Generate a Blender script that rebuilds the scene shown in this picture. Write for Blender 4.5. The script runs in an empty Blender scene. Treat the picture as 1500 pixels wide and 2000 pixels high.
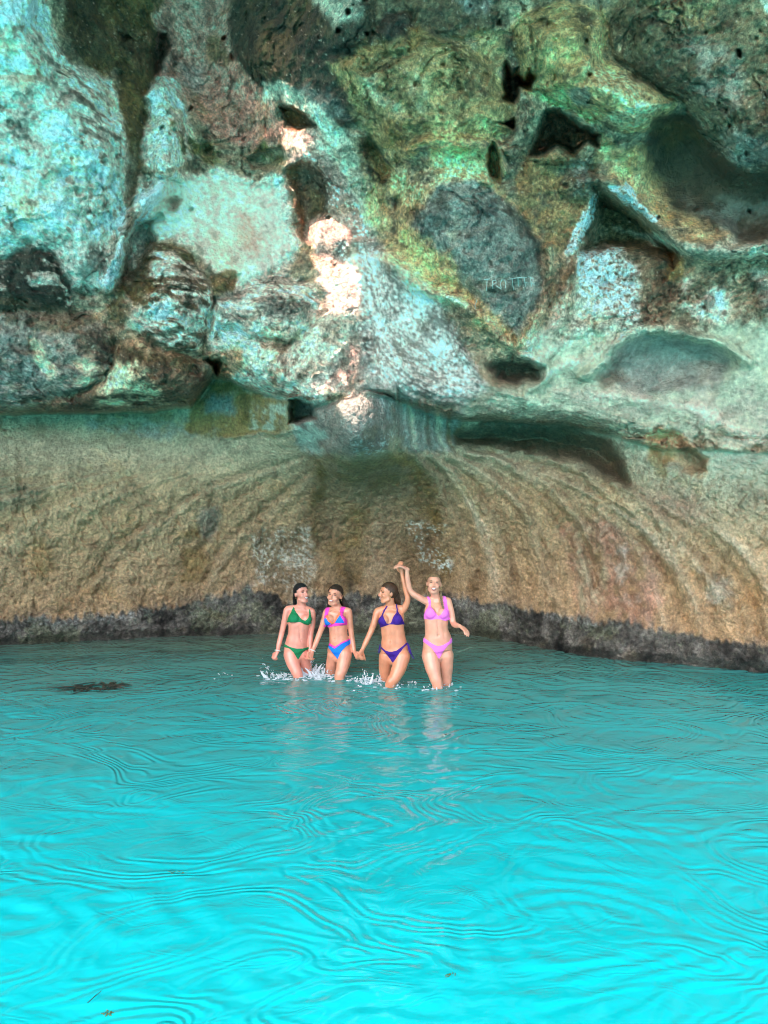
import bpy, bmesh, math, random
import numpy as np
from mathutils import Vector, Matrix

# ------------------------------------------------------------------ camera, sky, sun, exposure
scene = bpy.context.scene
COL = scene.collection
CAM_H = 1.8                      # eye height above the water
F = 1444.4                       # focal length in photo pixels (26 mm lens on a 1500x2000 frame)
cam_data = bpy.data.cameras.new('camera')
cam_data.sensor_fit = 'VERTICAL'; cam_data.sensor_height = 36.0; cam_data.lens = 26.0
cam_data.clip_start = 0.05; cam_data.clip_end = 3000
cam = bpy.data.objects.new('camera', cam_data); COL.objects.link(cam)
cam.location = (0, 0, CAM_H); cam.rotation_euler = (math.radians(90), 0, 0)
scene.camera = cam

SUN_EL, SUN_AZ = math.radians(57), math.radians(40)      # azimuth: behind the camera, turned to the left
SUN = np.array([-math.sin(SUN_AZ)*math.cos(SUN_EL), -math.cos(SUN_AZ)*math.cos(SUN_EL), math.sin(SUN_EL)])
world = bpy.data.worlds.new('World'); scene.world = world; world.use_nodes = True
wn = world.node_tree.nodes; wl = world.node_tree.links; wn.clear()
sky = wn.new('ShaderNodeTexSky'); sky.sky_type = 'NISHITA'; sky.sun_disc = False
sky.sun_elevation = SUN_EL
sky.sun_rotation = math.atan2(SUN[0], SUN[1])
sky.dust_density = 6.0; sky.air_density = 0.6; sky.ozone_density = 0.0
bg = wn.new('ShaderNodeBackground'); bg.inputs[1].default_value = 0.15
wo = wn.new('ShaderNodeOutputWorld')
wl.new(sky.outputs[0], bg.inputs[0]); wl.new(bg.outputs[0], wo.inputs[0])
sun_data = bpy.data.lights.new('sun', 'SUN'); sun_data.energy = 2.1; sun_data.angle = math.radians(0.5)
sun_data.color = (1.0, 0.93, 0.84)
sun = bpy.data.objects.new('sun', sun_data); COL.objects.link(sun)
sun.rotation_euler = Vector(-SUN).to_track_quat('-Z', 'Y').to_euler(); sun.location = (-20, -25, 50)
scene.view_settings.view_transform = 'Standard'; scene.view_settings.look = 'None'
scene.view_settings.exposure = 2.95; scene.view_settings.gamma = 1.0
scene.view_settings.use_curve_mapping = False
scene.cycles.max_bounces = 7; scene.cycles.diffuse_bounces = 4; scene.cycles.glossy_bounces = 3; scene.cycles.transmission_bounces = 4
scene.cycles.use_adaptive_sampling = True; scene.cycles.adaptive_threshold = 0.02
scene.cycles.caustics_reflective = False; scene.cycles.caustics_refractive = False
scene.cycles.use_denoising = True; scene.cycles.filter_width = 1.05
scene.cycles.sample_clamp_indirect = 6.0

# ------------------------------------------------------------------ helpers
rng = np.random.default_rng(7)
def tag(o, label=None, cat=None, group=None, kind=None):
    if label: o['label'] = label
    if cat: o['category'] = cat
    if group: o['group'] = group
    if kind: o['kind'] = kind
    return o
def mesh_from(name, V, Fc, mat=None, parent=None, smooth=True):
    me = bpy.data.meshes.new(name)
    V = np.asarray(V, np.float32); Fc = np.asarray(Fc, np.int32)
    n, k = Fc.shape
    me.vertices.add(len(V)); me.vertices.foreach_set('co', V.ravel())
    me.loops.add(n*k); me.loops.foreach_set('vertex_index', Fc.ravel())
    me.polygons.add(n); me.polygons.foreach_set('loop_start', np.arange(n, dtype=np.int32)*k)
    me.polygons.foreach_set('loop_total', np.full(n, k, np.int32))
    me.polygons.foreach_set('use_smooth', np.full(n, smooth))
    me.update(calc_edges=True)
    o = bpy.data.objects.new(name, me); COL.objects.link(o)
    if mat: me.materials.append(mat)
    if parent: o.parent = parent
    return o
def empty(name, loc):
    o = bpy.data.objects.new(name, None); COL.objects.link(o); o.location = loc; o.empty_display_size = .1
    return o
def hash3(i, j, k, seed):
    h = (i.astype(np.uint32)*np.uint32(374761393) + j.astype(np.uint32)*np.uint32(668265263)
         + k.astype(np.uint32)*np.uint32(2147483647) + np.uint32(seed*1013904223 & 0xffffffff))
    h = (h ^ (h >> np.uint32(13)))*np.uint32(1274126177)
    h = (h ^ (h >> np.uint32(16)))*np.uint32(2246822519)
    h ^= h >> np.uint32(15)
    return h
from concurrent.futures import ThreadPoolExecutor
POOL = ThreadPoolExecutor(4)
def threaded(fn):
    def run(P, *a, **k):
        P = np.asarray(P, np.float32)
        if len(P) < 20000: return fn(P, *a, **k)
        parts = list(POOL.map(lambda c: fn(c, *a, **k), np.array_split(P, 16)))
        return tuple(np.concatenate(x) for x in zip(*parts)) if isinstance(parts[0], tuple) else np.concatenate(parts)
    return run
@threaded
def vnoise(P, seed=0):
    """smooth gradient noise, about -1..1"""
    P = np.asarray(P, np.float32); I = np.floor(P); f = P - I; I = I.astype(np.int32)
    w = f*f*f*(f*(f*6-15)+10); out = np.zeros(len(P), np.float32)
    for a in (0, 1):
        wa = w[:, 0] if a else 1-w[:, 0]
        for b in (0, 1):
            wb = w[:, 1] if b else 1-w[:, 1]
            for c in (0, 1):
                wc = w[:, 2] if c else 1-w[:, 2]
                h = hash3(I[:, 0]+a, I[:, 1]+b, I[:, 2]+c, seed)
                gx = (h & np.uint32(1023)).astype(np.float32)/511.5-1
                gy = ((h >> np.uint32(10)) & np.uint32(1023)).astype(np.float32)/511.5-1
                gz = ((h >> np.uint32(20)) & np.uint32(1023)).astype(np.float32)/511.5-1
                out += wa*wb*wc*(gx*(f[:, 0]-a)+gy*(f[:, 1]-b)+gz*(f[:, 2]-c))
    return out*1.5
def fbm(P, octaves=4, seed=0, gain=.5, lac=2.03):
    o = np.zeros(len(P), np.float32); a = 1.0; s = 1.0
    for k in range(octaves):
        o += a*vnoise(P*s, seed+k*17); a *= gain; s *= lac
    return o
def ridged(P, octaves=4, seed=0, gain=.5):
    o = np.zeros(len(P), np.float32); a = 1.0; s = 1.0
    for k in range(octaves):
        o += a*(1-2*np.abs(vnoise(P*s, seed+k*31))); a *= gain; s *= 2.1
    return o
@threaded
def worley(P, seed=0, zs=(-1, 0, 1)):
    I = np.floor(P).astype(np.int32); f1 = np.full(len(P), 9., np.float32); f2 = f1.copy()
    for a in (-1, 0, 1):
        for b in (-1, 0, 1):
            for c in zs:
                i, j, k = I[:, 0]+a, I[:, 1]+b, I[:, 2]+c
                h = hash3(i, j, k, seed)
                d = ((i+(h & np.uint32(1023))/1023.-P[:, 0])**2 + (j+((h >> np.uint32(10)) & np.uint32(1023))/1023.-P[:, 1])**2
                     + (k+((h >> np.uint32(20)) & np.uint32(1023))/1023.-P[:, 2])**2).astype(np.float32)
                f2 = np.minimum(f2, np.maximum(f1, d)); f1 = np.minimum(f1, d)
    return np.sqrt(f1), np.sqrt(f2)
def sstep(a, b, x):
    t = np.clip((x-a)/(b-a), 0, 1); return t*t*(3-2*t)
def node_mat(name):
    m = bpy.data.materials.new(name); m.use_nodes = True
    nt = m.node_tree; nt.nodes.clear()
    out = nt.nodes.new('ShaderNodeOutputMaterial')
    b = nt.nodes.new('ShaderNodeBsdfPrincipled'); nt.links.new(b.outputs[0], out.inputs[0])
    return m, nt.nodes, nt.links, b, out
# ------------------------------------------------------------------ the cave rock
# The cave shell is one star-shaped surface rho(u, phi) about the cave's middle axis, modelled in metres; features are
# located by where they sit on the wall (bearing and height), then cut into separate rock masses.
UF = .535
u_in = np.linspace(-UF, UF, 800)
u_out = UF + (2.7-UF)*(np.linspace(0, 1, 42)[1:])**1.8
UU = np.concatenate([-u_out[::-1], u_in, u_out])
py_in = np.linspace(1372, -12, 730)
phi_in = np.arctan((1000-py_in)/F)
phi_mid = np.radians(np.concatenate([np.linspace(math.degrees(phi_in[-1]), 40.6, 30)[1:], np.linspace(40.6, 48.6, 210)[1:], np.linspace(48.6, 58, 24)[1:]]))
phi_out = np.linspace(math.radians(58), math.radians(110), 50)[1:]
PHI = np.concatenate([phi_in, phi_mid, phi_out])
NU, NP = len(UU), len(PHI)
ug, pg = np.meshgrid(UU, PHI)
ug = ug.ravel().astype(np.float64); pg = pg.ravel().astype(np.float64)
cp = np.cos(pg); sp = np.sin(pg)
ok = pg < math.radians(60)
cps = np.maximum(cp, .25)
PX = 750+F*ug/cps; PY = 1000-F*sp/cps
PXc = np.clip(PX, -700, 2200); PYc = np.clip(PY, -700, 1400)

def tps(pts, x, y):
    pts = np.array(pts, float); X = pts[:, :2]/1000.; n = len(X)
    d = np.linalg.norm(X[:, None]-X[None], axis=2)
    K = np.where(d > 0, d*d*np.log(d+1e-9), 0)+np.eye(n)*2e-3
    A = np.zeros((n+3, n+3)); A[:n, :n] = K; A[:n, n] = 1; A[:n, n+1:] = X; A[n, :n] = 1; A[n+1:, :n] = X.T
    w = np.linalg.solve(A, np.concatenate([pts[:, 2], [0, 0, 0]]))
    def ev(xy):
        xx, yy = xy[0]/1000., xy[1]/1000.; o = w[n]+w[n+1]*xx+w[n+2]*yy
        for i in range(n):
            r2 = (xx-X[i, 0])**2+(yy-X[i, 1])**2; o += w[i]*.5*r2*np.log(r2+1e-12)
        return o
    return np.concatenate(list(POOL.map(ev, np.array_split(np.stack([x, y]), 16, axis=1))))
LOW = [(-500,1275,9.2),(0,1265,9.85),(300,1246,10.5),(600,1240,10.85),(750,1240,10.85),(900,1242,10.75),(1000,1256,10.15),(1150,1290,9.0),
       (1300,1301,8.65),(1500,1320,8.15),(2000,1350,7.2),(-500,1100,9.2),(0,1110,9.75),(300,1100,10.2),(500,1080,10.6),(750,1080,10.75),(900,1080,10.5),(1100,1100,9.75),
       (1250,1120,9.2),(1450,1120,8.45),(2000,1100,7.3),(-400,950,9.0),(0,950,9.45),(200,950,9.65),(400,960,9.95),(600,960,10.1),(750,950,10.0),(900,950,10.0),(1050,970,9.75),
       (1200,980,9.25),(1400,980,8.6),(-400,860,9.3),(50,870,9.75),(250,865,9.95),(450,880,9.9),(600,900,9.6),(705,855,8.16),(700,900,8.8),(800,890,9.35),(900,890,9.8),(1050,890,9.9),(1180,900,9.4),
       (1300,880,8.75),(1450,850,8.4),(50,810,9.95),(250,815,10.1),(450,800,9.7),(600,820,8.6),(715,795,8.20),(790,820,9.1),(880,820,9.7),(1000,830,9.9),(1150,840,9.4),
       (1300,780,8.5),(1500,700,8.1),(2000,800,7.2),(0,650,9.9),(500,700,9.5),(750,650,9.2),(1000,700,9.6),(1300,600,8.4)]
UPP = [(-500,800,8.5),(0,800,8.9),(150,800,8.85),(300,795,8.8),(380,770,8.8),(0,690,8.45),(150,690,8.35),(300,700,8.35),(400,680,8.65),(60,600,8.25),(200,600,8.35),(330,580,8.25),(480,640,8.35),
       (560,600,8.4),(550,740,8.5),(650,770,8.24),(720,760,8.30),(800,780,8.42),(900,800,8.55),(1000,800,8.65),(1100,805,8.7),(1200,800,8.6),(1350,800,8.45),(1500,800,8.15),(2000,800,7.2),
       (0,500,7.9),(120,520,7.95),(-500,500,7.4),(0,350,7.75),(120,350,7.75),(200,300,7.75),(-500,250,7.2),(0,150,7.35),(100,100,7.3),(60,0,7.05),(0,-100,6.9),(-500,0,6.6),
       (290,430,8.35),(400,450,8.45),(500,420,8.6),(540,520,8.6),(300,280,8.15),(260,180,8.1),(200,60,7.9),(290,60,8.3),(390,60,9.0),(400,160,9.0),(400,-120,8.9),(430,260,8.8),(500,260,8.75),
       (600,275,8.05),(610,340,8.42),(640,440,8.46),(655,555,8.42),(655,620,8.38),(650,700,8.32),(700,400,8.45),(520,110,8.15),(560,60,8.1),(600,-60,8.0),(650,150,7.9),(650,40,7.55),(700,250,7.9),(740,350,8.2),(760,470,8.35),
       (800,600,8.4),(870,700,8.45),(950,760,8.55),(800,0,7.3),(800,150,7.5),(830,300,7.75),(850,450,7.95),(950,550,8.05),(1000,660,8.25),(950,300,7.8),(1000,150,7.55),(1000,0,7.2),
       (1100,100,7.3),(1180,220,7.25),(1100,330,7.9),(1080,450,8.05),(1050,600,8.3),(1150,550,8.3),(1200,650,8.25),(1000,720,8.5),(1150,720,8.45),(1200,400,8.1),(1270,480,8.1),(1300,350,7.65),(1300,50,6.95),
       (1420,150,6.9),(1400,300,7.2),(1480,420,7.3),(1350,470,7.6),(1500,0,6.7),(2000,0,6.0),(2000,400,6.6),(1300,560,8.05),(1450,560,7.95),(1320,700,8.3),(1500,650,8.0),(1000,-150,6.9),(1400,-150,6.5),(200,-150,7.6)]
YL = tps(LOW, PXc, PYc); YU = tps(UPP, PXc, np.maximum(PYc, -350))
LIP = np.array([(-3000,812),(0,812),(150,806),(300,806),(370,794),(398,752),(414,730),(440,738),(500,762),(560,777),(620,787),(680,780),(722,768),(765,776),(830,800),(900,815),(1000,822),(1100,830),(1200,850),(1300,880),(4000,900)])
P0 = np.stack([YU/cps*ug, YU, CAM_H+YU/cps*sp], 1).astype(np.float32)      # first guess, for noise coordinates
Pq = np.stack([PX/180., PY/180., np.zeros_like(PX)], 1).astype(np.float32)
wx = fbm(Pq*1.3, 4, 3, .55)*13; wy = fbm(Pq*1.3+9.7, 4, 5, .55)*13        # ragged outlines
Pf = (Pq*np.float32(9.)); wx = wx+fbm(Pf, 2, 13)*3.6; wy = wy+fbm(Pf+3.3, 2, 15)*3.6
QX = (PX+wx).astype(np.float32); QY = (PY+wy).astype(np.float32)
ylip = np.interp(QX-wx*.6, LIP[:, 0], LIP[:, 1])
dl = ylip-(QY-wy*.6)                           # px above the lip
up = sstep(-5, 5, dl)
lw = np.where((PX > 585) & (PX < 775), 14., 46.)
YUr = YU+.42*np.clip(1-dl/lw, 0, 1)**2.2      # the lip rounds back under itself
YUr = np.where(YUr > YL, np.maximum(YU, YL*.0+YU), YUr)
Yb = YL*(1-up)+np.minimum(YUr, np.maximum(YL, YU))*up
D = np.zeros(len(ug), np.float32)              # relief, + is deeper
UPm = up.astype(np.float32)

def poly_sd(poly, X=None, Y=None, marg=60):
    """signed distance in px, + inside; evaluated near the polygon only"""
    X = QX if X is None else X; Y = QY if Y is None else Y
    p = np.array(poly, np.float32)
    idx = np.nonzero((X > p[:, 0].min()-marg) & (X < p[:, 0].max()+marg) & (Y > p[:, 1].min()-marg) & (Y < p[:, 1].max()+marg) & ok)[0]
    x, y = X[idx], Y[idx]; d = np.full(len(idx), 1e9, np.float32); ins = np.zeros(len(idx), bool)
    n = len(p)
    for i in range(n):
        a, b = p[i], p[(i+1) % n]; e = b-a
        t = np.clip(((x-a[0])*e[0]+(y-a[1])*e[1])/(e@e+1e-9), 0, 1)
        d = np.minimum(d, (x-a[0]-t*e[0])**2+(y-a[1]-t*e[1])**2)
        c = ((a[1] > y) != (b[1] > y))
        if abs(e[1]) > 1e-6: ins ^= c & (x < e[0]*(y-a[1])/e[1]+a[0])
    d = np.sqrt(d); return idx, np.where(ins, d, -d)
def line_d(pts, X=None, Y=None, marg=80):
    X = QX if X is None else X; Y = QY if Y is None else Y
    p = np.array(pts, np.float32)
    # smooth the polyline
    for _ in range(2):
        q = [p[0]]
        for i in range(len(p)-1): q += [p[i]*.75+p[i+1]*.25, p[i]*.25+p[i+1]*.75]
        p = np.array(q+[p[-1]], np.float32)
    idx = np.nonzero((X > p[:, 0].min()-marg) & (X < p[:, 0].max()+marg) & (Y > p[:, 1].min()-marg) & (Y < p[:, 1].max()+marg) & ok)[0]
    x, y = X[idx], Y[idx]; d = np.full(len(idx), 1e9, np.float32); s = np.zeros(len(idx), np.float32); L = len(p)-1
    for i in range(L):
        a, b = p[i], p[i+1]; e = b-a
        t = np.clip(((x-a[0])*e[0]+(y-a[1])*e[1])/(e@e+1e-9), 0, 1)
        dd = (x-a[0]-t*e[0])**2+(y-a[1]-t*e[1])**2
        m = dd < d; d = np.where(m, dd, d); s = np.where(m, (i+t)/L, s)
    return idx, np.sqrt(d), s
def bulge(poly, amp, soft=60., crease=0):
    i, s = poly_sd(poly); t = np.clip(s/soft, 0, 1)
    D[i] -= amp*(t*(2-t)*.6+.4*t*t*(3-2*t))
    if crease: D[i] += crease*np.exp(-(s/7.)**2)
def hollow(poly, amp, soft=18.):
    i, s = poly_sd(poly); D[i] += amp*sstep(-soft*.35, soft, s)
def ridge(pts, w, amp, warp=True):
    i, d, s = line_d(pts) if warp else line_d(pts, PX.astype(np.float32), PY.astype(np.float32))
    D[i] -= amp*np.exp(-(d/w)**2)*np.clip(np.minimum(s, 1-s)*8, 0, 1)**.5
def groove(pts, w, amp): ridge(pts, w, -amp)

# --- rock masses
B_LEFTFACE = [(-900,-300),(100,-300),(95,40),(140,110),(215,150),(255,240),(250,340),(245,400),(225,470),(215,545),(185,575),(130,560),(100,500),(60,492),(0,515),(-900,530)]
B_STRATA = [(0,515),(60,492),(95,495),(130,540),(145,590),(120,600),(0,605),(-600,620),(-600,530)]
B_DOME = [(215,580),(250,535),(310,485),(365,485),(400,530),(418,590),(412,640),(385,690),(330,680),(260,650),(215,620)]
B_EGG = [(425,585),(470,560),(540,542),(600,550),(625,590),(600,640),(560,670),(500,668),(430,640),(412,615)]
B_TONGUE = [(405,660),(430,640),(500,668),(560,668),(605,640),(640,600),(690,620),(700,700),(690,770),(620,790),(540,775),(450,735),(440,710),(415,690)]
B_LEFTLOW = [(-600,620),(0,605),(120,600),(180,600),(220,640),(225,690),(190,740),(130,770),(0,810),(-600,815)]
B_MOUND = [(225,690),(250,660),(330,685),(390,700),(405,740),(385,780),(320,808),(200,806),(60,812),(130,770),(190,740)]
B_GRAF = [(770,400),(800,340),(880,320),(960,345),(1020,400),(1065,470),(1072,520),(1050,600),(1012,668),(950,625),(880,570),(820,510),(775,470)]
B_YELL = [(640,120),(720,90),(830,65),(900,90),(960,130),(1000,200),(1010,260),(960,275),(900,270),(800,300),(740,290),(690,230)]
B_LOBE = [(1020,170),(1000,90),(1020,30),(1100,0),(1180,30),(1200,110),(1320,200),(1290,245),(1235,268),(1150,240),(1090,205)]
B_RIGHTTOP = [(1180,30),(1250,-100),(1900,-300),(1900,380),(1500,340),(1400,260),(1320,205),(1220,130)]
B_OVAL = [(1245,290),(1270,235),(1330,215),(1390,260),(1450,320),(1560,360),(1560,475),(1450,480),(1380,450),(1310,400),(1265,345)]
B_GREENMASS = [(455,-300),(452,60),(465,110),(500,170),(535,195),(590,235),(650,270),(700,240),(720,180),(730,100),(760,-300)]
B_KNOB = [(735,60),(760,20),(800,20),(815,70),(800,108),(760,108)]
bulge(B_LEFTFACE, .30, 90); bulge(B_STRATA, .16, 60, .015); bulge(B_DOME, .32, 85, .03); bulge(B_EGG, .20, 65, .02)
bulge(B_TONGUE, .10, 55, .02); bulge(B_LEFTLOW, .16, 70, .02); bulge(B_MOUND, .24, 65, .02)
bulge(B_GRAF, .20, 70, .02); bulge(B_YELL, .24, 70); bulge(B_LOBE, .42, 70, .01); bulge(B_RIGHTTOP, .30, 80)
bulge(B_GREENMASS, .16, 50); bulge(B_KNOB, .12, 30, .04); hollow(B_OVAL, .50, 60)
# --- dark cavities
HOLES = [([(395,700),(405,695),(416,700),(426,697),(430,706),(424,718),(420,726),(412,724),(408,712)], .9, 7),
         ([(975,190),(980,135),(990,120),(1000,140),(1012,128),(1022,150),(1035,132),(1046,150),(1036,172),(1015,165),(1012,185),(1000,196)], 1.0, 9),
         ([(968,236),(985,234),(1000,222),(1006,245),(1000,254),(985,243)], .6, 6),
         ([(1032,300),(1046,262),(1058,212),(1085,215),(1110,238),(1150,255),(1182,266),(1178,285),(1145,290),(1120,305),(1085,285),(1065,300)], 1.3, 12),
         ([(955,320),(950,290),(965,278),(978,300),(986,330),(984,352),(965,345)], .7, 9),
         ([(536,205),(560,203),(590,218),(612,240),(614,249),(575,250),(550,246),(538,228)], .32, 10),
         ([(700,262),(716,258),(745,290),(770,328),(770,345),(742,358),(722,330),(708,295)], .35, 16),
         ([(562,776),(600,782),(617,790),(610,815),(590,822),(566,824)], .8, 8),
         ([(300,100),(322,58),(338,62),(330,100),(318,140),(302,150)], .5, 12),
         ([(228,55),(245,58),(258,72),(240,76)], .15, 6), ([(655,45),(672,48),(668,62),(655,60)], .12, 6)]
for p, a, s in HOLES: hollow(p, a, s)
hollow([(567,330),(585,318),(620,325),(640,360),(642,420),(620,440),(598,480),(582,455),(570,400)], .26, 22)       # oval pit
hollow([(318,402),(330,384),(346,396),(338,416),(322,416)], .20, 12)
hollow([(1132,500),(1150,420),(1160,355),(1172,350),(1195,385),(1230,400),(1262,425),(1290,465),(1330,492),(1315,520),(1280,500),(1240,492),(1180,488),(1160,500)], .75, 26)
hollow([(952,712),(985,700),(1035,704),(1056,722),(1048,745),(1005,752),(965,735)], .36, 24)
hollow([(1175,740),(1190,690),(1235,655),(1300,650),(1380,672),(1430,705),(1420,740),(1330,760),(1230,765)], .28, 50)
hollow([(1262,850),(1290,838),(1325,848),(1360,880),(1388,905),(1380,932),(1340,930),(1300,905),(1275,880)], .20, 16)
hollow([(885,835),(950,825),(1100,835),(1180,860),(1225,900),(1230,950),(1190,945),(1130,905),(1060,880),(960,870),(900,860)], .55, 34)
hollow([(640,770),(672,775),(650,860),(615,890),(580,880),(585,800)], .10, 16)
hollow([(490,300),(520,285),(555,290),(557,312),(535,330),(505,325)], .22, 14); hollow([(396,300),(400,278),(415,285),(415,305)], .3, 10)
hollow([(940,620),(960,615),(958,640),(940,645)], .03, 8); hollow([(430,545),(470,540),(455,570),(438,575)], .16, 12)
hollow([(262,440),(298,436),(312,478),(272,530),(244,548),(250,500)], .42, 14)
for gl, gw, ga in (([(428,642),(500,670),(560,672),(606,642),(636,602)], 5, .16), ([(420,585),(414,640),(392,692),(400,700)], 5, .18), ([(580,440),(588,475),(560,520),(510,562),(468,575),(425,592)], 9, .24), ([(145,560),(150,600),(215,600)], 7, .16),
                   ([(215,590),(260,650),(330,686),(392,700)], 6, .12), ([(225,640),(228,690),(190,738),(130,768)], 5, .14), ([(415,690),(450,732),(540,772)], 4, .05), ([(60,492),(100,500),(132,558),(186,578)], 6, .16), ([(1190,690),(1240,652),(1310,645)], 5, .10),
                   ([(1180,40),(1205,115),(1320,205)], 6, .16), ([(690,235),(705,265),(760,300)], 7, .16), ([(835,60),(900,92),(960,60)], 6, .14), ([(640,100),(720,85),(735,60)], 6, .12), ([(300,20),(322,60),(305,150),(262,330),(240,400)], 9, .18),
                   ([(1130,560),(1150,500),(1180,490)], 5, .12), ([(860,815),(900,858),(960,870)], 6, .10), ([(400,120),(395,70),(420,20)], 6, .10)):
    groove(gl, gw*1.3, ga*.42)
pw1, pw2 = worley(np.stack([QX/34., QY/34., 0*QX+.5], 1), 55, (0,))
pitz = vnoise(np.stack([PX/150., PY/150., 0*PX], 1), 56)
D += (np.where(ok, sstep(.17, .08, pw1)*.14*sstep(0, .4, pitz)*sstep(560, 470, PY)*sstep(260, 330, PX), 0)).astype(np.float32)
# --- ridges, rims and flow lines
ridge([(325,350),(300,385),(262,415),(250,445),(240,490),(222,530),(205,568)], 17, .32)
ridge([(345,372),(360,395),(350,425),(320,425),(285,430),(262,455),(258,500)], 9, .07)
ridge([(300,165),(320,200),(335,240),(330,300),(315,350)], 28, .28)
ridge([(740,488),(800,540),(880,590),(950,640),(1008,680)], 15, .22); ridge([(1078,480),(1072,540),(1048,610),(1020,680)], 10, .20)
ridge([(1095,500),(1080,580),(1050,640),(1030,690)], 8, .06); ridge([(1130,520),(1110,600),(1060,680),(1020,730)], 12, .06)
ridge([(1000,690),(1050,700),(1068,725),(1055,755),(1020,765)], 10, .16); ridge([(1130,740),(1190,690),(1235,648),(1310,640),(1400,665),(1470,710)], 13, .18)
ridge([(1100,380),(1150,345),(1185,352),(1225,375),(1262,405),(1290,445),(1350,485),(1430,490),(1560,500)], 20, .26)
ridge([(1115,560),(1130,500),(1150,430),(1158,360)], 12, .08)
ridge([(985,275),(1010,300),(1030,310),(1080,300),(1130,315),(1180,300)], 12, .08); ridge([(780,300),(860,275),(930,275),(975,300),(990,340)], 15, .22)
ridge([(1015,170),(1028,215),(1015,270),(990,300)], 14, .12); ridge([(1180,40),(1165,110),(1110,160),(1030,175)], 12, .07)
ridge([(540,190),(590,225),(640,262),(660,290),(700,380),(735,450)], 10, .04)
ridge([(690,255),(720,290),(740,360),(745,420)], 9, .07)
for k, off in enumerate((0, 16, 30, 46, 62)):       # bands that follow the lip on the right
    ridge([(735-off*.3,700-off),(780,760-off),(860,795-off*.9),(960,808-off*.8),(1080,815-off*.7),(1200,832-off*.5),(1320,880-off*.3)], 5+k*.6, .055-.007*k)
for k in range(9):                                   # draped flowstone
    x0 = 690+k*17
    ridge([(x0-30,440+k*12),(x0,540+k*6),(x0+28+k*4,640),(x0+70+k*9,720+k*3),(x0+150+k*12,770+k*3)], 6+(k % 3)*3, .032+.02*(k % 2))
groove([(858,555),(878,620),(895,670),(940,720)], 6, .07); groove([(880,640),(905,680),(960,700),(1000,706)], 7, .05)
for x0, w in ((752,5),(772,6),(790,5),(808,7),(828,6),(848,7),(872,6)):      # curtains below the lip
    ridge([(x0,776),(x0+2,830),(x0+6,870),(x0+22,900)], w, .05)
ridge([(430,860),(520,850),(585,838)], 5, .05); ridge([(885,858),(960,868),(1060,885),(1130,920),(1190,975),(1235,1015)], 9, .10)
ridge([(880,880),(960,890),(1040,915),(1100,960),(1140,1010)], 8, .05)
groove([(700,760),(640,792),(600,790)], 5, .04)
groove([(425,960),(410,1000),(425,1030),(405,1060)], 8, .07); ridge([(422,1000),(412,1030),(402,1050)], 6, .06)
ridge([(1120,1040),(1135,1090),(1145,1150),(1140,1225)], 11, .10); ridge([(1180,1030),(1175,1080),(1185,1140)], 9, .06); ridge([(1215,1060),(1222,1110),(1205,1170)], 8, .07)
ridge([(1245,1080),(1262,1140),(1255,1200)], 8, .05); groove([(1128,1010),(1150,1080),(1160,1180)], 6, .05)
ridge([(520,1010),(512,1080),(518,1180)], 9, .05); ridge([(600,1030),(608,1100),(600,1170)], 10, .04); ridge([(100,1040),(85,1120),(110,1180)], 9, .04)
ridge([(0,935),(60,945),(90,960),(20,990)], 14, .05); groove([(45,870),(50,960),(35,1010)], 6, .03)
ridge([(820,1040),(840,1080),(850,1130)], 10, .05); ridge([(860,1050),(866,1110),(870,1170)], 7, .05)
FLOWLINES = [[(800,890),(860,950),(905,1040),(925,1150)],[(830,885),(920,950),(975,1050),(1000,1170)],[(860,875),(980,940),(1050,1040),(1085,1180)],[(900,870),(1040,920),(1130,1010),(1170,1100)],[(960,880),(1100,930),(1200,1010),(1290,1130)],[(1120,900),(1230,960),(1330,1060),(1420,1180)],
             [(600,905),(430,955),(250,1060),(180,1150)],[(620,930),(520,1000),(440,1090),(400,1160)]]
for k, fl_ in enumerate(FLOWLINES): ridge(fl_, 8+3*(k % 3), .075 if k < 6 else .035); groove([(x+(14 if k < 6 else -14), y-6) for x, y in fl_], 7, .04)
for rl, rw, ra in (([(1012,700),(1075,630),(1118,560)], 10, .07), ([(1030,712),(1120,650),(1185,590)], 12, .06), ([(1055,745),(1150,690),(1235,645)], 11, .06), ([(1068,770),(1200,770),(1350,800),(1500,850)], 14, .06), ([(880,650),(905,700),(960,760),(1080,800)], 10, .06)): ridge(rl, rw, ra)
groove([(268,428),(256,470),(258,500),(242,548)], 6, .22); groove([(318,425),(285,438),(268,455)], 6, .16)
# soften cavities where bulges sit above their surround too abruptly, then add natural relief
rho0 = (Yb+D)/cps
zr = 8.3+.25*np.sin(ug*5)
rho_roof = (zr-CAM_H)/np.maximum(sp, .05)
rho0 = np.where(ok, rho0, rho_roof)
k_ = .35
hmix = np.clip(.5+.5*(rho_roof-rho0)/k_, 0, 1)
rho0 = rho_roof*(1-hmix)+rho0*hmix-k_*hmix*(1-hmix)
rho0 = np.minimum(rho0, 9.6/np.maximum(np.abs(ug), .3))
P1 = np.stack([rho0*ug, rho0*cp, CAM_H+rho0*sp], 1).astype(np.float32)
low = (1-UPm)*ok
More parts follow.
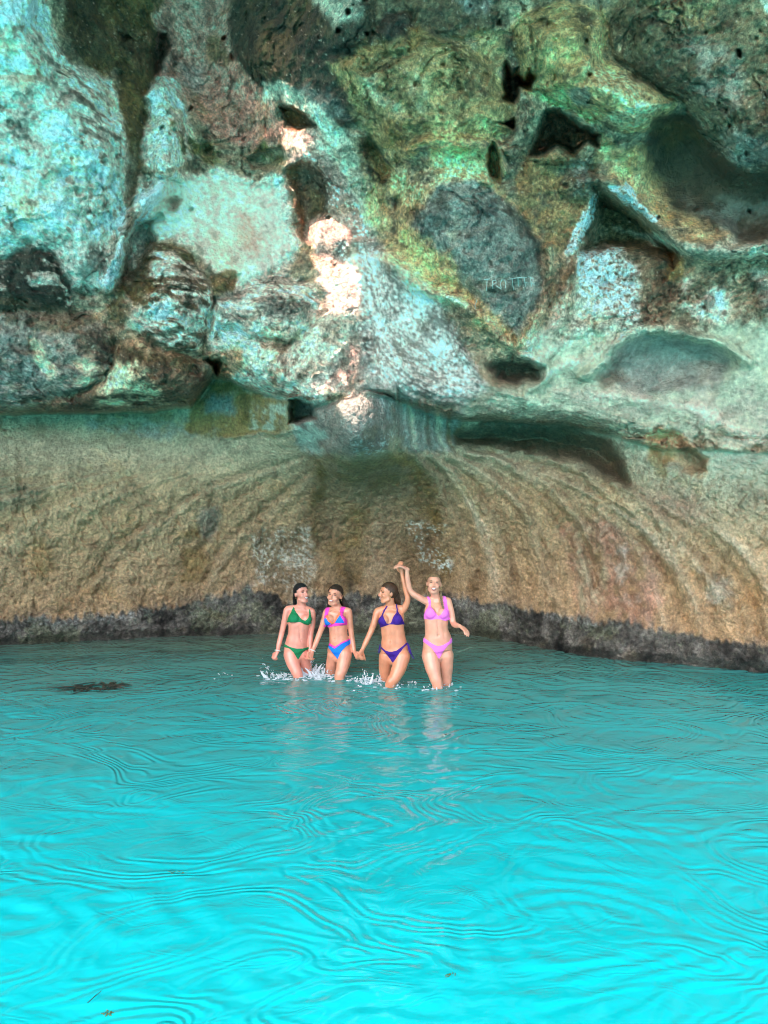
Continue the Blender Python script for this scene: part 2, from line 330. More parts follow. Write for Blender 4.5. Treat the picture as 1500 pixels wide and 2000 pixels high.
# flow coordinate of the lower apron: constant along the drip lines that fan out from under the lip
fx = PX-775; fy = np.maximum(PY-850, 2)
qf = fx/(1-np.exp(-fy/np.where(fx > 0, 120., 95.))+.02)/np.where(fx > 0, 62., 95.)
side = np.where(fx > 0, 1., .55)
flow = side*(vnoise(np.stack([qf, PY/420., 0*PX], 1), 41)+.55*vnoise(np.stack([qf*2.4, PY/300., 0*PX+3], 1), 43))
flow = flow*sstep(0, 110, PY-850-np.maximum(PX-900, 0)*.22)
flow = (flow*sstep(870, 960, PY)).astype(np.float32)
big = fbm(P1*.9, 3, 60); mid = fbm(P1*2.6, 4, 61, .55); fine = fbm(P1*np.float32(9.), 4, 62, .55)
rid = ridged(P1*np.float32(4.2)+mid[:, None]*.25, 4, 70)
wr = P1.copy(); wr[:, 2] *= .5; wr = wr*np.float32(7.0)+np.stack([mid, fine, mid], 1)*.55
wrk = ridged(wr, 3, 75, .5)                    # wrinkled drip crust of the lower wall
f1, f2 = worley(P1*np.float32(13.)+fine[:, None]*.2, 5)
tide_top = np.interp(PX+wx*1.2, [-2000,0,120,300,430,510,560,700,900,1000,1150,1300,1500,3000], [1215,1212,1205,1182,1168,1140,1160,1165,1165,1182,1205,1232,1262,1330])
drip = vnoise(np.stack([PX/9., PY/70., 0*PX], 1), 77)*11
tide = (sstep(-5, 7, QY-tide_top+fine*6+drip)*low).astype(np.float32)
smooth_zone = np.zeros(len(ug), np.float32)
B_PALEFLOW = [(270,350),(330,335),(420,330),(560,350),(578,480),(545,545),(480,575),(420,540),(375,480),(300,485),(265,520),(255,450)]
for poly, soft in (([(690,430),(760,500),(850,560),(890,650),(960,700),(1100,720),(1250,650),(1700,640),(1700,860),(1250,850),(1100,830),(900,815),(720,770),(700,600)], 40), ([(1010,690),(1060,600),(1110,640),(1260,640),(1700,600),(1700,860),(1250,850),(1000,815)], 40),
                   ([(290,350),(420,330),(560,350),(575,480),(540,540),(470,575),(400,530),(370,480),(280,470)], 30), (B_OVAL, 30)):
    i, s = poly_sd(poly); smooth_zone[i] = np.maximum(smooth_zone[i], sstep(-soft*.3, soft, s))
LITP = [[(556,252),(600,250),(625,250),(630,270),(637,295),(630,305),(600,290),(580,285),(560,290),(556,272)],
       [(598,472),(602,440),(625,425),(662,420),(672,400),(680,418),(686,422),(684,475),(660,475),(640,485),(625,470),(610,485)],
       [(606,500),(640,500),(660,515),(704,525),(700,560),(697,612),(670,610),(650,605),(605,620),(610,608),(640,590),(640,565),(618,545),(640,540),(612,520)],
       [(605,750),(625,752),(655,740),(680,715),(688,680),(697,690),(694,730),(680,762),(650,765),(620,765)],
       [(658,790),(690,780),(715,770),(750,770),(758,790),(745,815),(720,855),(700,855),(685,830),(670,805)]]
calm = np.zeros(len(ug), np.float32)
for p in LITP: i, s = poly_sd(p); calm[i] = np.maximum(calm[i], sstep(-40, 10, s))
# coordinate across the draped flowstone: streaks run along the sweep
SWEEP = [(640,400),(668,480),(690,560),(705,640),(735,710),(800,762),(900,800),(1010,815),(1150,835),(1300,885),(1500,960)]
sw_i, sw_d, sw_s = line_d(SWEEP, marg=260)
drape = np.zeros(len(ug), np.float32); drape_m = np.zeros(len(ug), np.float32)
drape[sw_i] = vnoise(np.stack([sw_d/8.+mid[sw_i]*.22, sw_s*3, 0*sw_d], 1), 201)+.6*vnoise(np.stack([sw_d/3.6+mid[sw_i]*.3, sw_s*5, 0*sw_d+5], 1), 202)
ii, ss = poly_sd([(650,420),(740,470),(840,550),(890,650),(960,715),(1060,750),(1250,780),(1520,860),(1520,980),(1300,900),(1150,835),(1000,815),(860,795),(720,765),(690,650)]); drape_m[ii] = sstep(-12, 30, ss)
rough = UPm*(1-.78*smooth_zone)*(1-.85*calm)
R = big*.06*UPm + mid*(.078*rough+.018*low) + rid*(-.046)*rough + fine*(.030*rough+.006*low+.005)
R += low*(1-tide)*(-wrk*.046*(.45+.55*sstep(880, 1000, PY)) - flow*.105)
R += tide*(-.05 - np.clip(.6-f1, 0, 1)*.10 + fine*.02)
pits = sstep(.42, .62, vnoise(P1*np.float32(7.5), 90))*sstep(-.1, .35, mid)*rough
R += pits*.075
R -= drape*drape_m*.013
g1, g2 = worley(P1*np.float32(1.9)+np.stack([mid, fine*.4+mid*.5, big], 1)*.42, 15)
crack = np.exp(-((g2-g1)/.045)**2)*sstep(-.2, .35, vnoise(P1*1.3, 93))
R += crack*.075*rough
h1, h2 = worley(P1*np.float32(6.)+fine[:, None]*.35, 25)
R += (np.clip(h1, 0, 1)-.5)*.035*rough*sstep(-.3, .4, vnoise(P1*.9+4, 94))
R = np.where(ok, R, big*.12+mid*.05)
# foot of the wall is undercut at the waterline
z0 = P1[:, 2]; R += np.where(ok, .22*sstep(.16, -.02, z0)*low, 0)
rho = rho0+R
GR = rho.reshape(NP, NU)
V = np.stack([rho*ug, rho*cp, CAM_H+rho*sp], 1).astype(np.float32)
V[:, 2] = np.maximum(V[:, 2], -.75)
# --- albedo painted with ragged edges: stains, crusts, algae, shaded hollows and sun patches
C = dict(pale=(.66,.63,.56), paleg=(.45,.54,.45), grey=(.30,.315,.285), blueg=(.24,.31,.30), darkg=(.080,.078,.055), olive=(.18,.135,.05),
         ochre=(.31,.195,.075), rust=(.24,.115,.04), brown=(.20,.14,.085), tan=(.38,.29,.195), warm=(.62,.43,.27), pink=(.60,.34,.28), white=(.70,.78,.76), moss=(.10,.15,.025),
         tidec=(.15,.138,.12), yell=(.60,.47,.24), ygreen=(.40,.335,.165), mauve=(.33,.34,.33), cream=(.66,.62,.44))
C = {k: np.array(v, np.float32) for k, v in C.items()}
N = len(ug)
RGB = np.zeros((N, 3), np.float32)
t = sstep(820, 1010, PY).astype(np.float32)[:, None]
lowc = np.array((.48,.40,.28), np.float32)*(1-t)+C['warm']*t
rt = (sstep(1050, 1450, PX)*sstep(1150, 850, PY)).astype(np.float32)[:, None]
lowc = lowc*(1-rt)+np.array((.54,.52,.40), np.float32)*rt
upc = C['grey']*.55+C['ygreen']*.45
RGB[:] = lowc*(1-UPm[:, None])+upc*UPm[:, None]
RGB[~ok] = C['grey']
blot = fbm(P1*np.float32(3.1)+4.2, 4, 101, .6); blot2 = fbm(P1*np.float32(1.4)-7.7, 4, 111, .6); spk = fbm(P1*np.float32(22.), 3, 121, .6)
strat = P1.copy(); strat[:, 2] *= 3.4; strat[:, 2] += strat[:, 0]*.5; strt = fbm(strat*np.float32(2.4)+mid[:, None]*.4, 4, 131, .6)
def paint(poly, col, a=1., feather=14., mod=None, ragged=10.):
    i, s = poly_sd(poly)
    m = sstep(-feather*.5, feather*.5, s+blot[i]*ragged)*a
    if mod is not None: m = m*mod[i]
    c = C[col] if isinstance(col, str) else np.array(col, np.float32)
    RGB[i] = RGB[i]*(1-m[:, None])+c*m[:, None]
def streak(pts, w, col, a=.8, grow=0.):
    i, d, s = line_d(pts, marg=60+w*2)
    m = np.exp(-(d/(w*(1+grow*s)))**2)*a*np.clip(.75+blot[i]*.7, 0, 1)*np.clip(np.minimum(s, 1-s)*6, 0, 1)
    c = C[col] if isinstance(col, str) else np.array(col, np.float32)
    RGB[i] = RGB[i]*(1-m[:, None])+c*m[:, None]
MS = lambda x, a, b: sstep(a, b, x).astype(np.float32)
speck = MS(spk, .15, .5)
# upper left
paint(B_LEFTFACE, 'pale', .97, 20)
paint([(70,60),(140,120),(240,230),(255,320),(200,300),(130,200),(80,130)], 'darkg', .75, 40, MS(strt, -.3, .5), 25)
paint([(-60,120),(60,140),(130,130),(60,170),(-60,160)], 'brown', .6, 30, MS(strt, -.1, .5))
paint([(-900,470),(120,470),(220,500),(180,580),(100,560),(-900,530)], 'blueg', .5, 60)
paint([(95,-300),(330,-300),(335,60),(310,150),(300,240),(262,330),(250,250),(215,150),(140,110)], 'olive', .95, 18, None, 18)
paint([(200,40),(300,60),(310,150),(260,130)], 'brown', .6, 30); paint([(100,-100),(180,-60),(220,120),(140,100)], 'darkg', .55, 40)
paint([(245,150),(300,150),(290,250),(275,330),(262,400),(235,390),(255,280)], 'olive', .8, 20, MS(blot, -.6, .2))
paint([(240,320),(290,330),(268,380),(240,400)], 'brown', .75, 16)
paint([(325,-300),(455,-300),(455,60),(465,110),(520,190),(555,240),(560,290),(480,290),(400,260),(350,200),(310,150)], 'pink', .95, 18, None, 18)
paint([(395,70),(450,80),(455,120),(410,125)], 'olive', .7, 22, MS(blot, -.4, .3)); paint([(360,190),(480,200),(560,275),(560,300),(420,270),(380,240)], 'olive', .62, 34, MS(blot, -.5, .4), 25)
paint([(310,100),(400,140),(390,220),(330,180)], 'mauve', .65, 30, MS(blot2, -.6, .4)); paint([(330,30),(350,30),(330,140),(300,150)], 'darkg', .6, 20)
paint([(290,160),(335,160),(345,200),(390,280),(385,310),(330,330),(290,330),(270,300),(285,230)], 'pale', .95, 14)
paint([(330,215),(350,235),(368,262),(392,285),(380,320),(362,300),(350,255),(335,250)], 'moss', .85, 10, MS(blot, -.7, .1))
paint([(385,265),(500,270),(560,280),(556,330),(480,360),(420,320),(395,320)], 'moss', .6, 26, MS(blot, -.35, .4), 20); paint([(440,300),(560,330),(570,380),(500,380),(440,350)], 'mauve', .45, 30, MS(blot, -.4, .4))
paint([(270,350),(330,335),(420,330),(560,350),(578,480),(545,545),(480,575),(420,540),(375,480),(300,485),(265,520),(255,450)], 'pale', .9, 22)
paint([(470,400),(500,410),(520,470),(505,520),(480,490),(465,440)], 'pink', .6, 26); paint([(500,370),(570,370),(560,540),(510,550)], 'mauve', .5, 30, MS(blot, -.6, .4)); paint([(400,440),(470,470),(470,560),(420,530)], 'yell', .25, 40)
paint([(255,470),(280,440),(310,470),(290,520),(262,540),(235,545)], 'grey', .7, 18, MS(blot, -.5, .3))
streak([(325,350),(300,385),(262,415),(250,445),(240,490),(222,530),(205,568)], 17, 'white', .95); streak([(330,385),(340,410)], 12, 'brown', .8)
paint(B_STRATA, 'darkg', .9, 14, None, 8); paint(B_STRATA, 'pale', .85, 20, MS(strt, .0, .45))
paint(B_DOME, 'brown', .85, 10); paint(B_DOME, 'pale', .92, 14, MS(strt, -.25, .25)); paint([(215,580),(250,540),(300,490),(295,560),(250,640),(215,630)], 'olive', .9, 22); paint([(300,480),(365,483),(400,530),(385,530),(340,500)], 'olive', .8, 14)
paint([(250,580),(410,580),(415,640),(390,690),(330,680),(255,650)], 'pale', .5, 30, MS(strt, -.4, .1))
paint(B_EGG, 'grey', .8, 10); paint(B_EGG, 'pale', .9, 14, MS(strt, -.35, .2)); paint(B_TONGUE, 'pale', .85, 16, MS(blot, -1.0, -.1)); paint([(405,680),(470,690),(470,720),(430,735),(405,720)], 'ochre', .65, 16)
paint([(400,545),(455,540),(450,575),(415,580)], 'olive', .85, 10)
paint(B_LEFTLOW, 'grey', .85, 20); paint([(-300,640),(80,640),(120,700),(60,790),(-300,800)], 'blueg', .8, 40, MS(blot, -.7, .3)); paint([(0,580),(150,590),(200,620),(160,640),(20,630)], 'brown', .8, 22, MS(blot, -.8, .1))
paint([(55,660),(90,660),(110,720),(95,735),(70,700)], 'cream', .7, 16); paint([(150,640),(215,640),(225,690),(190,720),(150,680)], 'brown', .7, 16); paint([(140,700),(200,690),(180,740),(140,740)], 'cream', .6, 18, MS(blot, -.4, .2))
paint(B_MOUND, 'brown', .85, 12); paint([(200,720),(260,700),(300,770),(330,800),(190,800)], 'cream', .8, 22, MS(blot, -.5, .2)); paint([(0,780),(150,770),(240,770),(330,800),(0,815)], 'darkg', .5, 30, MS(blot2, -.6, .3)); paint([(230,660),(300,680),(380,700),(390,720),(250,710)], 'olive', .5, 24)
paint([(245,720),(300,740),(300,775),(260,750)], 'darkg', .8, 14, MS(spk, 0, .3)); paint([(180,600),(260,640),(330,690),(240,680),(200,640)], 'tan', .6, 18)
# centre column and drapes
paint([(560,300),(640,300),(700,380),(745,470),(840,550),(890,650),(960,760),(900,800),(780,775),(720,765),(700,770),(600,760),(640,600),(600,480)], 'mauve', .75, 20); paint([(590,300),(660,320),(740,470),(700,500),(640,480),(640,380)], 'pink', .35, 30)
paint([(640,480),(740,470),(840,550),(890,650),(960,770),(860,790),(720,770),(690,650)], 'blueg', .6, 30)
paint([(690,480),(780,520),(840,560),(890,650),(960,770),(860,780),(730,740),(690,640)], (.60,.70,.69), .8, 40, MS(drape*.6+spk*.6+blot*.3+.05, -.55, .55)); paint([(600,300),(700,400),(740,480),(700,640),(640,500),(630,380)], 'white', .6, 20, MS(spk, .1, .5))
paint([(567,330),(585,318),(625,325),(640,360),(642,430),(598,480),(575,440)], 'brown', .85, 16); paint([(566,330),(582,322),(590,380),(590,460),(575,420)], 'rust', .7, 14); paint([(600,360),(635,380),(625,430),(600,430)], 'olive', .6, 20)
paint([(625,470),(690,470),(700,500),(650,510)], 'olive', .55, 20, MS(blot, -.4, .3)); paint([(640,620),(700,620),(705,760),(660,770),(650,680)], 'olive', .5, 30, MS(blot2, -.6, .4)); paint([(560,640),(660,600),(690,640),(640,740),(560,730)], 'paleg', .7, 30)
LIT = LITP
for p in LIT: paint(p, (.56,.39,.34), .9, 20)  # sun patches painted into the albedo as a brighter peach
# green mass and top middle
paint(B_GREENMASS, 'darkg', .85, 18); paint([(480,0),(620,-60),(640,60),(560,160),(500,150)], 'olive', .5, 50, MS(blot, -.6, .4)); paint([(600,-100),(740,-100),(700,20),(650,40),(610,10)], 'paleg', .8, 26, MS(blot, -.8, .1))
paint([(510,160),(560,160),(600,190),(640,230),(700,265),(650,285),(600,232),(540,200),(515,185)], 'paleg', .95, 14); paint([(560,170),(640,170),(690,240),(640,220)], 'blueg', .5, 20)
paint([(536,205),(560,203),(590,218),(614,249),(575,250),(550,246)], 'rust', 1, 8); paint([(640,285),(690,265),(740,360),(760,470),(720,450),(680,360)], 'paleg', .75, 16); paint([(690,270),(740,280),(770,340),(745,400),(705,330)], 'olive', .7, 20)
paint([(700,-200),(1000,-200),(980,50),(860,80),(720,80)], 'brown', .75, 26); paint(B_KNOB, (.10,.085,.07), .9, 12); paint([(890,0),(960,-10),(950,40),(920,50)], 'mauve', .8, 20, MS(blot, -.5, .2))
paint(B_YELL, 'ygreen', .9, 20); paint([(700,120),(800,110),(830,220),(730,220)], 'paleg', .5, 40, MS(blot, -.5, .4)); paint([(740,240),(830,225),(850,290),(770,300)], 'ochre', .75, 24, MS(blot, -.7, .2)); paint([(840,230),(980,230),(1000,280),(860,280)], 'yell', .7, 20, MS(spk, -.4, .3))
paint([(800,60),(900,40),(960,30),(940,75),(850,90)], 'ochre', .6, 20, MS(blot, -.5, .2)); paint([(680,60),(740,60),(780,120),(700,140),(650,100)], 'ochre', .55, 24, MS(blot, -.3, .4)); paint([(920,60),(1000,60),(1000,130),(950,130)], 'ygreen', .7, 22); paint([(920,120),(960,130),(950,190),(890,190)], 'brown', .5, 26)
paint(B_LOBE, 'yell', .9, 14); paint([(1030,30),(1150,20),(1165,100),(1110,160),(1040,140)], 'ygreen', .7, 24); paint([(1120,10),(1165,40),(1160,110),(1140,90)], 'darkg', .7, 18, MS(blot, -.7, .1)); paint([(1000,60),(1030,60),(1030,170),(1005,140)], 'ochre', .55, 16); paint([(1110,170),(1150,165),(1160,215),(1125,210)], 'blueg', .7, 10)
paint([(1150,120),(1260,150),(1240,200),(1170,190)], 'cream', .6, 30, MS(spk, -.3, .3)); paint([(1240,200),(1300,205),(1240,262),(1170,245),(1190,215)], 'cream', .75, 16, MS(spk, -.6, .1))
paint(B_RIGHTTOP, (.27,.23,.14), .9, 22); paint([(1210,80),(1350,90),(1400,190),(1290,210),(1230,160)], 'darkg', .6, 40, MS(blot, -.5, .3)); paint([(1330,60),(1440,100),(1460,240),(1380,220)], 'grey', .6, 40, MS(blot, -.4, .4)); paint([(1240,-100),(1420,-80),(1380,60),(1280,60)], 'ygreen', .6, 40, MS(spk, -.4, .3))
paint([(1400,240),(1500,260),(1560,340),(1440,320)], 'blueg', .75, 30); paint([(1440,-60),(1620,-60),(1620,40),(1500,20)], 'paleg', .9, 10); paint(B_RIGHTTOP, 'cream', .8, 20, MS(vnoise(P1*np.float32(4.1), 151), .55, .66))
paint(B_OVAL, (.13,.12,.08), .95, 24); paint([(1340,380),(1500,390),(1520,470),(1400,460)], 'blueg', .5, 40, MS(blot, -.4, .4)); paint([(1260,260),(1330,230),(1380,270),(1300,300)], 'olive', .6, 30)  # oval hollow: its shade painted in over the dark green stone
# graffiti boulder and its rims
paint([(700,300),(800,290),(900,270),(985,300),(1000,380),(1060,440),(1080,500),(1040,610),(1010,690),(880,600),(760,500),(720,420)], 'yell', .75, 22, MS(blot, -1.0, -.1)); paint([(760,340),(860,310),(980,330),(960,380),(800,400)], 'cream', .6, 30, MS(spk, -.3, .4))
paint([(800,440),(850,360),(930,350),(1010,400),(1062,480),(1060,560),(1012,655),(950,610),(900,570),(880,500),(840,490)], 'blueg', .92, 18); paint([(790,410),(860,380),(880,440),(830,450)], 'darkg', .7, 26, MS(blot, -.6, .2)); paint([(980,380),(1040,430),(1075,510),(1050,560),(1040,480)], 'darkg', .75, 22)
paint([(880,380),(1000,420),(1040,520),(1010,620),(920,560)], 'darkg', .35, 60, MS(spk, -.2, .4)); paint([(772,420),(830,450),(850,500),(930,600),(860,570),(780,490)], 'yell', .7, 16)
streak([(740,488),(800,540),(880,590),(950,640),(1008,680)], 13, 'cream', .9); streak([(1080,490),(1072,545),(1046,612),(1018,680)], 9, 'cream', .9)
# right nook, crusts and flows
paint([(1000,300),(1180,300),(1160,360),(1130,440),(1100,500),(1075,480),(1020,400)], 'ochre', .7, 24, MS(blot, -.9, .0)); paint([(1060,320),(1110,330),(1090,470),(1040,420)], 'ygreen', .6, 26, MS(spk, -.4, .3)); paint([(1110,320),(1160,300),(1160,380),(1120,380)], 'blueg', .7, 20, MS(spk, -.5, .2))
paint([(1180,270),(1250,280),(1330,400),(1420,460),(1340,480),(1260,400),(1200,350)], 'yell', .6, 22, MS(blot, -.9, .0)); paint([(1180,480),(1160,360),(1200,385),(1290,460),(1320,510),(1280,505)], 'olive', .7, 18); paint([(1265,440),(1330,495),(1320,520),(1270,500)], 'ochre', .8, 14)
paint([(1112,540),(1108,500),(1135,430),(1158,362),(1166,368),(1152,440),(1140,470),(1120,500),(1116,560),(1098,580)], 'white', .95, 8, MS(spk, -.7, .0)); paint([(1192,360),(1225,358),(1262,400),(1290,425),(1285,436),(1250,405),(1215,385)], 'white', .95, 8, MS(spk, -.7, .0))
paint([(1060,500),(1330,490),(1420,500),(1500,520),(1600,640),(1300,640),(1080,700),(1040,660)], 'tan', .7, 24); paint([(1135,490),(1195,480),(1248,520),(1256,640),(1180,650),(1110,640),(1130,560)], 'white', .95, 18, MS(spk, -.75, .1)); paint([(1110,560),(1135,550),(1128,620),(1095,650)], 'ochre', .6, 12)
paint([(1255,480),(1330,500),(1325,560),(1310,625),(1285,630),(1275,560)], 'brown', .75, 18); paint([(1300,470),(1335,500),(1330,550),(1300,550)], 'ochre', .85, 14, MS(blot, -.9, .0)); paint([(1330,560),(1420,560),(1420,640),(1350,640)], 'white', .5, 40, MS(blot, -.4, .4))
paint([(1460,540),(1600,560),(1600,640),(1480,620)], 'grey', .7, 24); paint([(1200,440),(1360,470),(1500,475),(1700,480),(1700,540),(1500,515),(1340,500)], 'paleg', .8, 18)
paint([(1020,680),(1130,560),(1260,640),(1400,640),(1700,600),(1700,860),(1300,850),(1000,820),(900,800),(960,760),(1040,760)], 'paleg', .75, 40); paint([(1010,690),(1110,640),(1260,640),(1700,590),(1700,880),(1350,870),(1100,815),(1000,800)], (.38,.55,.44), .75, 70); paint([(1170,740),(1200,680),(1250,655),(1330,655),(1430,705),(1400,760),(1250,770)], 'blueg', .85, 28); paint([(1165,740),(1215,700),(1220,740),(1180,760)], 'brown', .6, 22)
paint([(952,712),(985,700),(1035,704),(1056,722),(1048,745),(1005,752),(965,735)], 'darkg', .75, 16); paint([(1050,770),(1180,760),(1300,790),(1450,830),(1250,830)], 'grey', .5, 40, MS(strt, -.4, .4)); paint([(1200,760),(1450,740),(1600,800),(1600,900),(1350,850)], 'grey', .6, 60, MS(blot, -.4, .4))  # eye-shaped hollow painted dark, shade put into the colour
paint([(720,745),(800,778),(900,800),(1080,805),(1200,820),(1300,870),(1200,850),(1000,825),(860,812),(760,780)], (.22,.27,.21), .65, 16, MS(strt, -.5, .3))
paint([(885,830),(950,822),(1100,832),(1190,860),(1235,910),(1235,960),(1180,945),(1120,905),(1060,885),(960,872),(890,862)], (.16,.125,.08), .9, 26); paint([(860,810),(905,818),(900,850),(870,840)], 'ochre', .5, 16)  # recess under the lip painted dark; its shade sits in the colour
paint([(1262,850),(1290,838),(1325,848),(1388,905),(1380,935),(1340,930),(1275,880)], 'warm', .9, 12); paint([(1280,870),(1320,900),(1300,935),(1275,900)], 'ochre', .7, 16); paint([(1330,860),(1385,910),(1370,930),(1330,900)], 'brown', .7, 14)
for pl in ([(1012,700),(1075,630),(1118,560)], [(1030,712),(1120,650),(1185,590)], [(1055,745),(1150,690),(1235,645)], [(1068,770),(1200,770),(1350,800),(1500,850)]): streak(pl, 12, 'pale', .6)
# lower wall
paint([(-300,830),(60,830),(180,820),(370,830),(560,860),(560,880),(350,890),(150,880),(-300,900)], (.46,.36,.24), .6, 40); paint([(170,815),(380,815),(400,850),(300,860),(180,845)], 'grey', .7, 18, MS(blot, -.5, .3)); paint([(180,812),(370,812),(360,830),(200,828)], 'ochre', .6, 14, MS(blot, -.3, .2)); paint([(0,815),(120,815),(110,850),(0,850)], 'brown', .5, 22, MS(blot, -.5, .3))
paint([(405,735),(440,740),(560,778),(560,845),(430,860),(360,840),(370,800)], 'ochre', .9, 16, MS(blot, -1.0, -.1)); paint([(400,760),(450,765),(450,800),(400,800)], 'blueg', .75, 16); paint([(485,780),(555,785),(550,840),(490,840)], 'paleg', .7, 16, MS(blot, -.3, .3)); paint([(470,760),(490,765),(490,830),(470,820)], 'olive', .7, 8)
paint([(575,790),(770,775),(760,870),(690,885),(600,895),(575,870)], (.31,.25,.215), .9, 14); paint([(575,830),(625,835),(620,890),(585,885)], 'paleg', .8, 16); paint([(680,850),(765,850),(750,880),(690,885)], 'white', .6, 14, speck); paint([(750,780),(900,800),(890,880),(790,890)], 'grey', .8, 16); paint([(735,830),(760,830),(700,880),(680,870)], 'brown', .6, 16)
for x0, c_ in ((770,'brown'),(800,'cream'),(835,'brown'),(860,'cream'),(880,'ochre')): streak([(x0,780),(x0+2,840),(x0+10,880)], 6, c_, .6)
paint([(590,895),(760,880),(830,900),(870,960),(880,1060),(870,1150),(620,1160),(590,1040)], 'brown', .45, 60); paint([(600,895),(760,885),(860,920),(850,1000),(780,960),(620,940)], 'olive', .6, 40, MS(blot, -.8, .2))
streak([(620,900),(622,960),(610,1060)], 12, 'olive', .9); streak([(700,980),(695,1060),(680,1150)], 26, 'ochre', .7); streak([(760,885),(820,930),(855,1000),(868,1080),(872,1150)], 13, 'ochre', .9); streak([(640,1060),(668,1110),(680,1170)], 18, 'ochre', .6); streak([(678,1100),(682,1180)], 9, 'darkg', .7)
paint([(345,1050),(400,1030),(400,1130),(350,1140)], 'ochre', .65, 24, MS(blot, -.7, .2)); paint([(495,1030),(600,1020),(605,1150),(560,1160),(505,1120)], 'tan', .8, 24); paint([(500,1020),(600,1030),(600,1150),(510,1140)], 'pale', .75, 18, MS(spk+blot*.6, .05, .45)); paint([(800,1030),(870,1030),(872,1120),(830,1100)], 'white', .8, 18, MS(spk+blot*.5, .1, .5))
paint([(1095,1030),(1180,1020),(1280,1080),(1290,1180),(1250,1250),(1140,1230),(1120,1120)], 'pink', .6, 30, MS(blot, -.8, .2)); paint([(1120,1040),(1160,1030),(1180,1120),(1170,1220),(1140,1220)], 'cream', .7, 18, MS(blot, -.4, .3)); paint([(1200,1060),(1230,1060),(1250,1200),(1210,1180)], 'pale', .55, 18, MS(blot, -.2, .4)); paint([(1360,1110),(1420,1120),(1420,1180),(1380,1170)], 'pale', .6, 20, MS(blot, -.4, .3))
paint([(-200,930),(90,940),(80,970),(0,1010),(-200,1010)], 'tan', .7, 20); paint([(1240,950),(1360,960),(1380,1020),(1260,1010)], 'pink', .35, 40)
paint([(380,1000),(430,990),(420,1060),(395,1060)], 'grey', .6, 16); streak([(85,1040),(80,1140)], 12, 'ochre', .5)
for k, fl_ in enumerate(FLOWLINES): streak(fl_, 9, (.56,.44,.31), .45); streak([(x+(15 if k < 6 else -15), y-6) for x, y in fl_], 9, 'brown', .35)
# streaks of the drip lines, the tide band, then general mottling
sm = (low*(1-tide)*np.clip(.5-flow*.9, 0, 1)*sstep(870, 950, PY)*.75).astype(np.float32)[:, None]
RGB[:] = RGB*(1-sm)+RGB*np.array((.62,.56,.48), np.float32)*sm
fl2 = (low*(1-tide)*MS(flow+blot*.3, .25, .9)*.55)[:, None]; RGB[:] = RGB*(1-fl2)+np.array((.50,.42,.32), np.float32)*fl2
tb = tide[:, None]; RGB[:] = RGB*(1-tb)+C['tidec']*(1+.7*blot[:, None])*tb
tg = (tide*MS(blot2+spk*.4, .0, .5)*.7)[:, None]; RGB[:] = RGB*(1-tg)+np.array((.19,.20,.13), np.float32)*tg
edge_t = np.exp(-((QY-tide_top+2)/16.)**2)*low*MS(blot2, -.2, .4); RGB[:] = RGB*(1-.35*edge_t[:, None])+np.array((.12,.12,.13), np.float32)*.35*edge_t[:, None]
salt = np.exp(-((QY-tide_top-8)/9.)**2)*low*MS(vnoise(P1*.8, 161), .1, .4)*MS(spk, -.3, .3)*.4; RGB[:] = RGB*(1-salt[:, None])+np.array((.36,.37,.37), np.float32)*salt[:, None]
dr = (drape_m*MS(drape, .1, .8)*.25)[:, None]; RGB[:] = RGB*(1-dr)+RGB*np.array((.72,.66,.55), np.float32)*dr
lw_ = low*(1-tide)
m = np.clip(1+.38*blot*(1-.5*lw_)*(1-.45*smooth_zone)+.30*spk*(1-.4*smooth_zone)*(1-.5*low*(1-tide))+.18*fine, .35, 1.9)[:, None]; RGB *= m
dk = (MS(fbm(P1*np.float32(6.3), 4, 171, .6), .45, .8)*UPm*.55*(1-.5*smooth_zone))[:, None]; RGB[:] = RGB*(1-dk)+C['darkg']*dk
oc = (MS(fbm(P1*np.float32(2.2)+31, 4, 181, .6), .35, .8)*.35*(1-.5*lw_)*(1-.6*smooth_zone))[:, None]; RGB[:] = RGB*(1-oc)+RGB*np.array((1.15,.85,.5), np.float32)*oc
wsp = (MS(vnoise(P1*np.float32(38.), 191), .55, .7)*UPm*.4*(1-smooth_zone))[:, None]; RGB[:] = RGB*(1-wsp)+C['pale']*wsp
lum = RGB.mean(1, keepdims=True); RGB[:] = lum+(RGB-lum)*(1.12-.08*UPm[:, None])
RGB = np.clip(RGB, .01, 2); pw = (1.2+.42*UPm)[:, None]; lum = RGB.mean(1, keepdims=True); RGB = RGB*(np.maximum(lum, .01)/.29)**(pw-1)
RGB *= 1+UPm[:, None]*(np.array((1.42,.90,.80), np.float32)-1)
RGB = np.clip(RGB, .012, .88)

iL, sL = poly_sd(B_LEFTFACE); face_m = np.zeros(N, np.float32); face_m[iL] = sstep(-10, 40, sL)
GRAIN = np.clip(1-.8*np.maximum(smooth_zone, drape_m)-.35*face_m-.35*lw_, .12, 1).astype(np.float32)
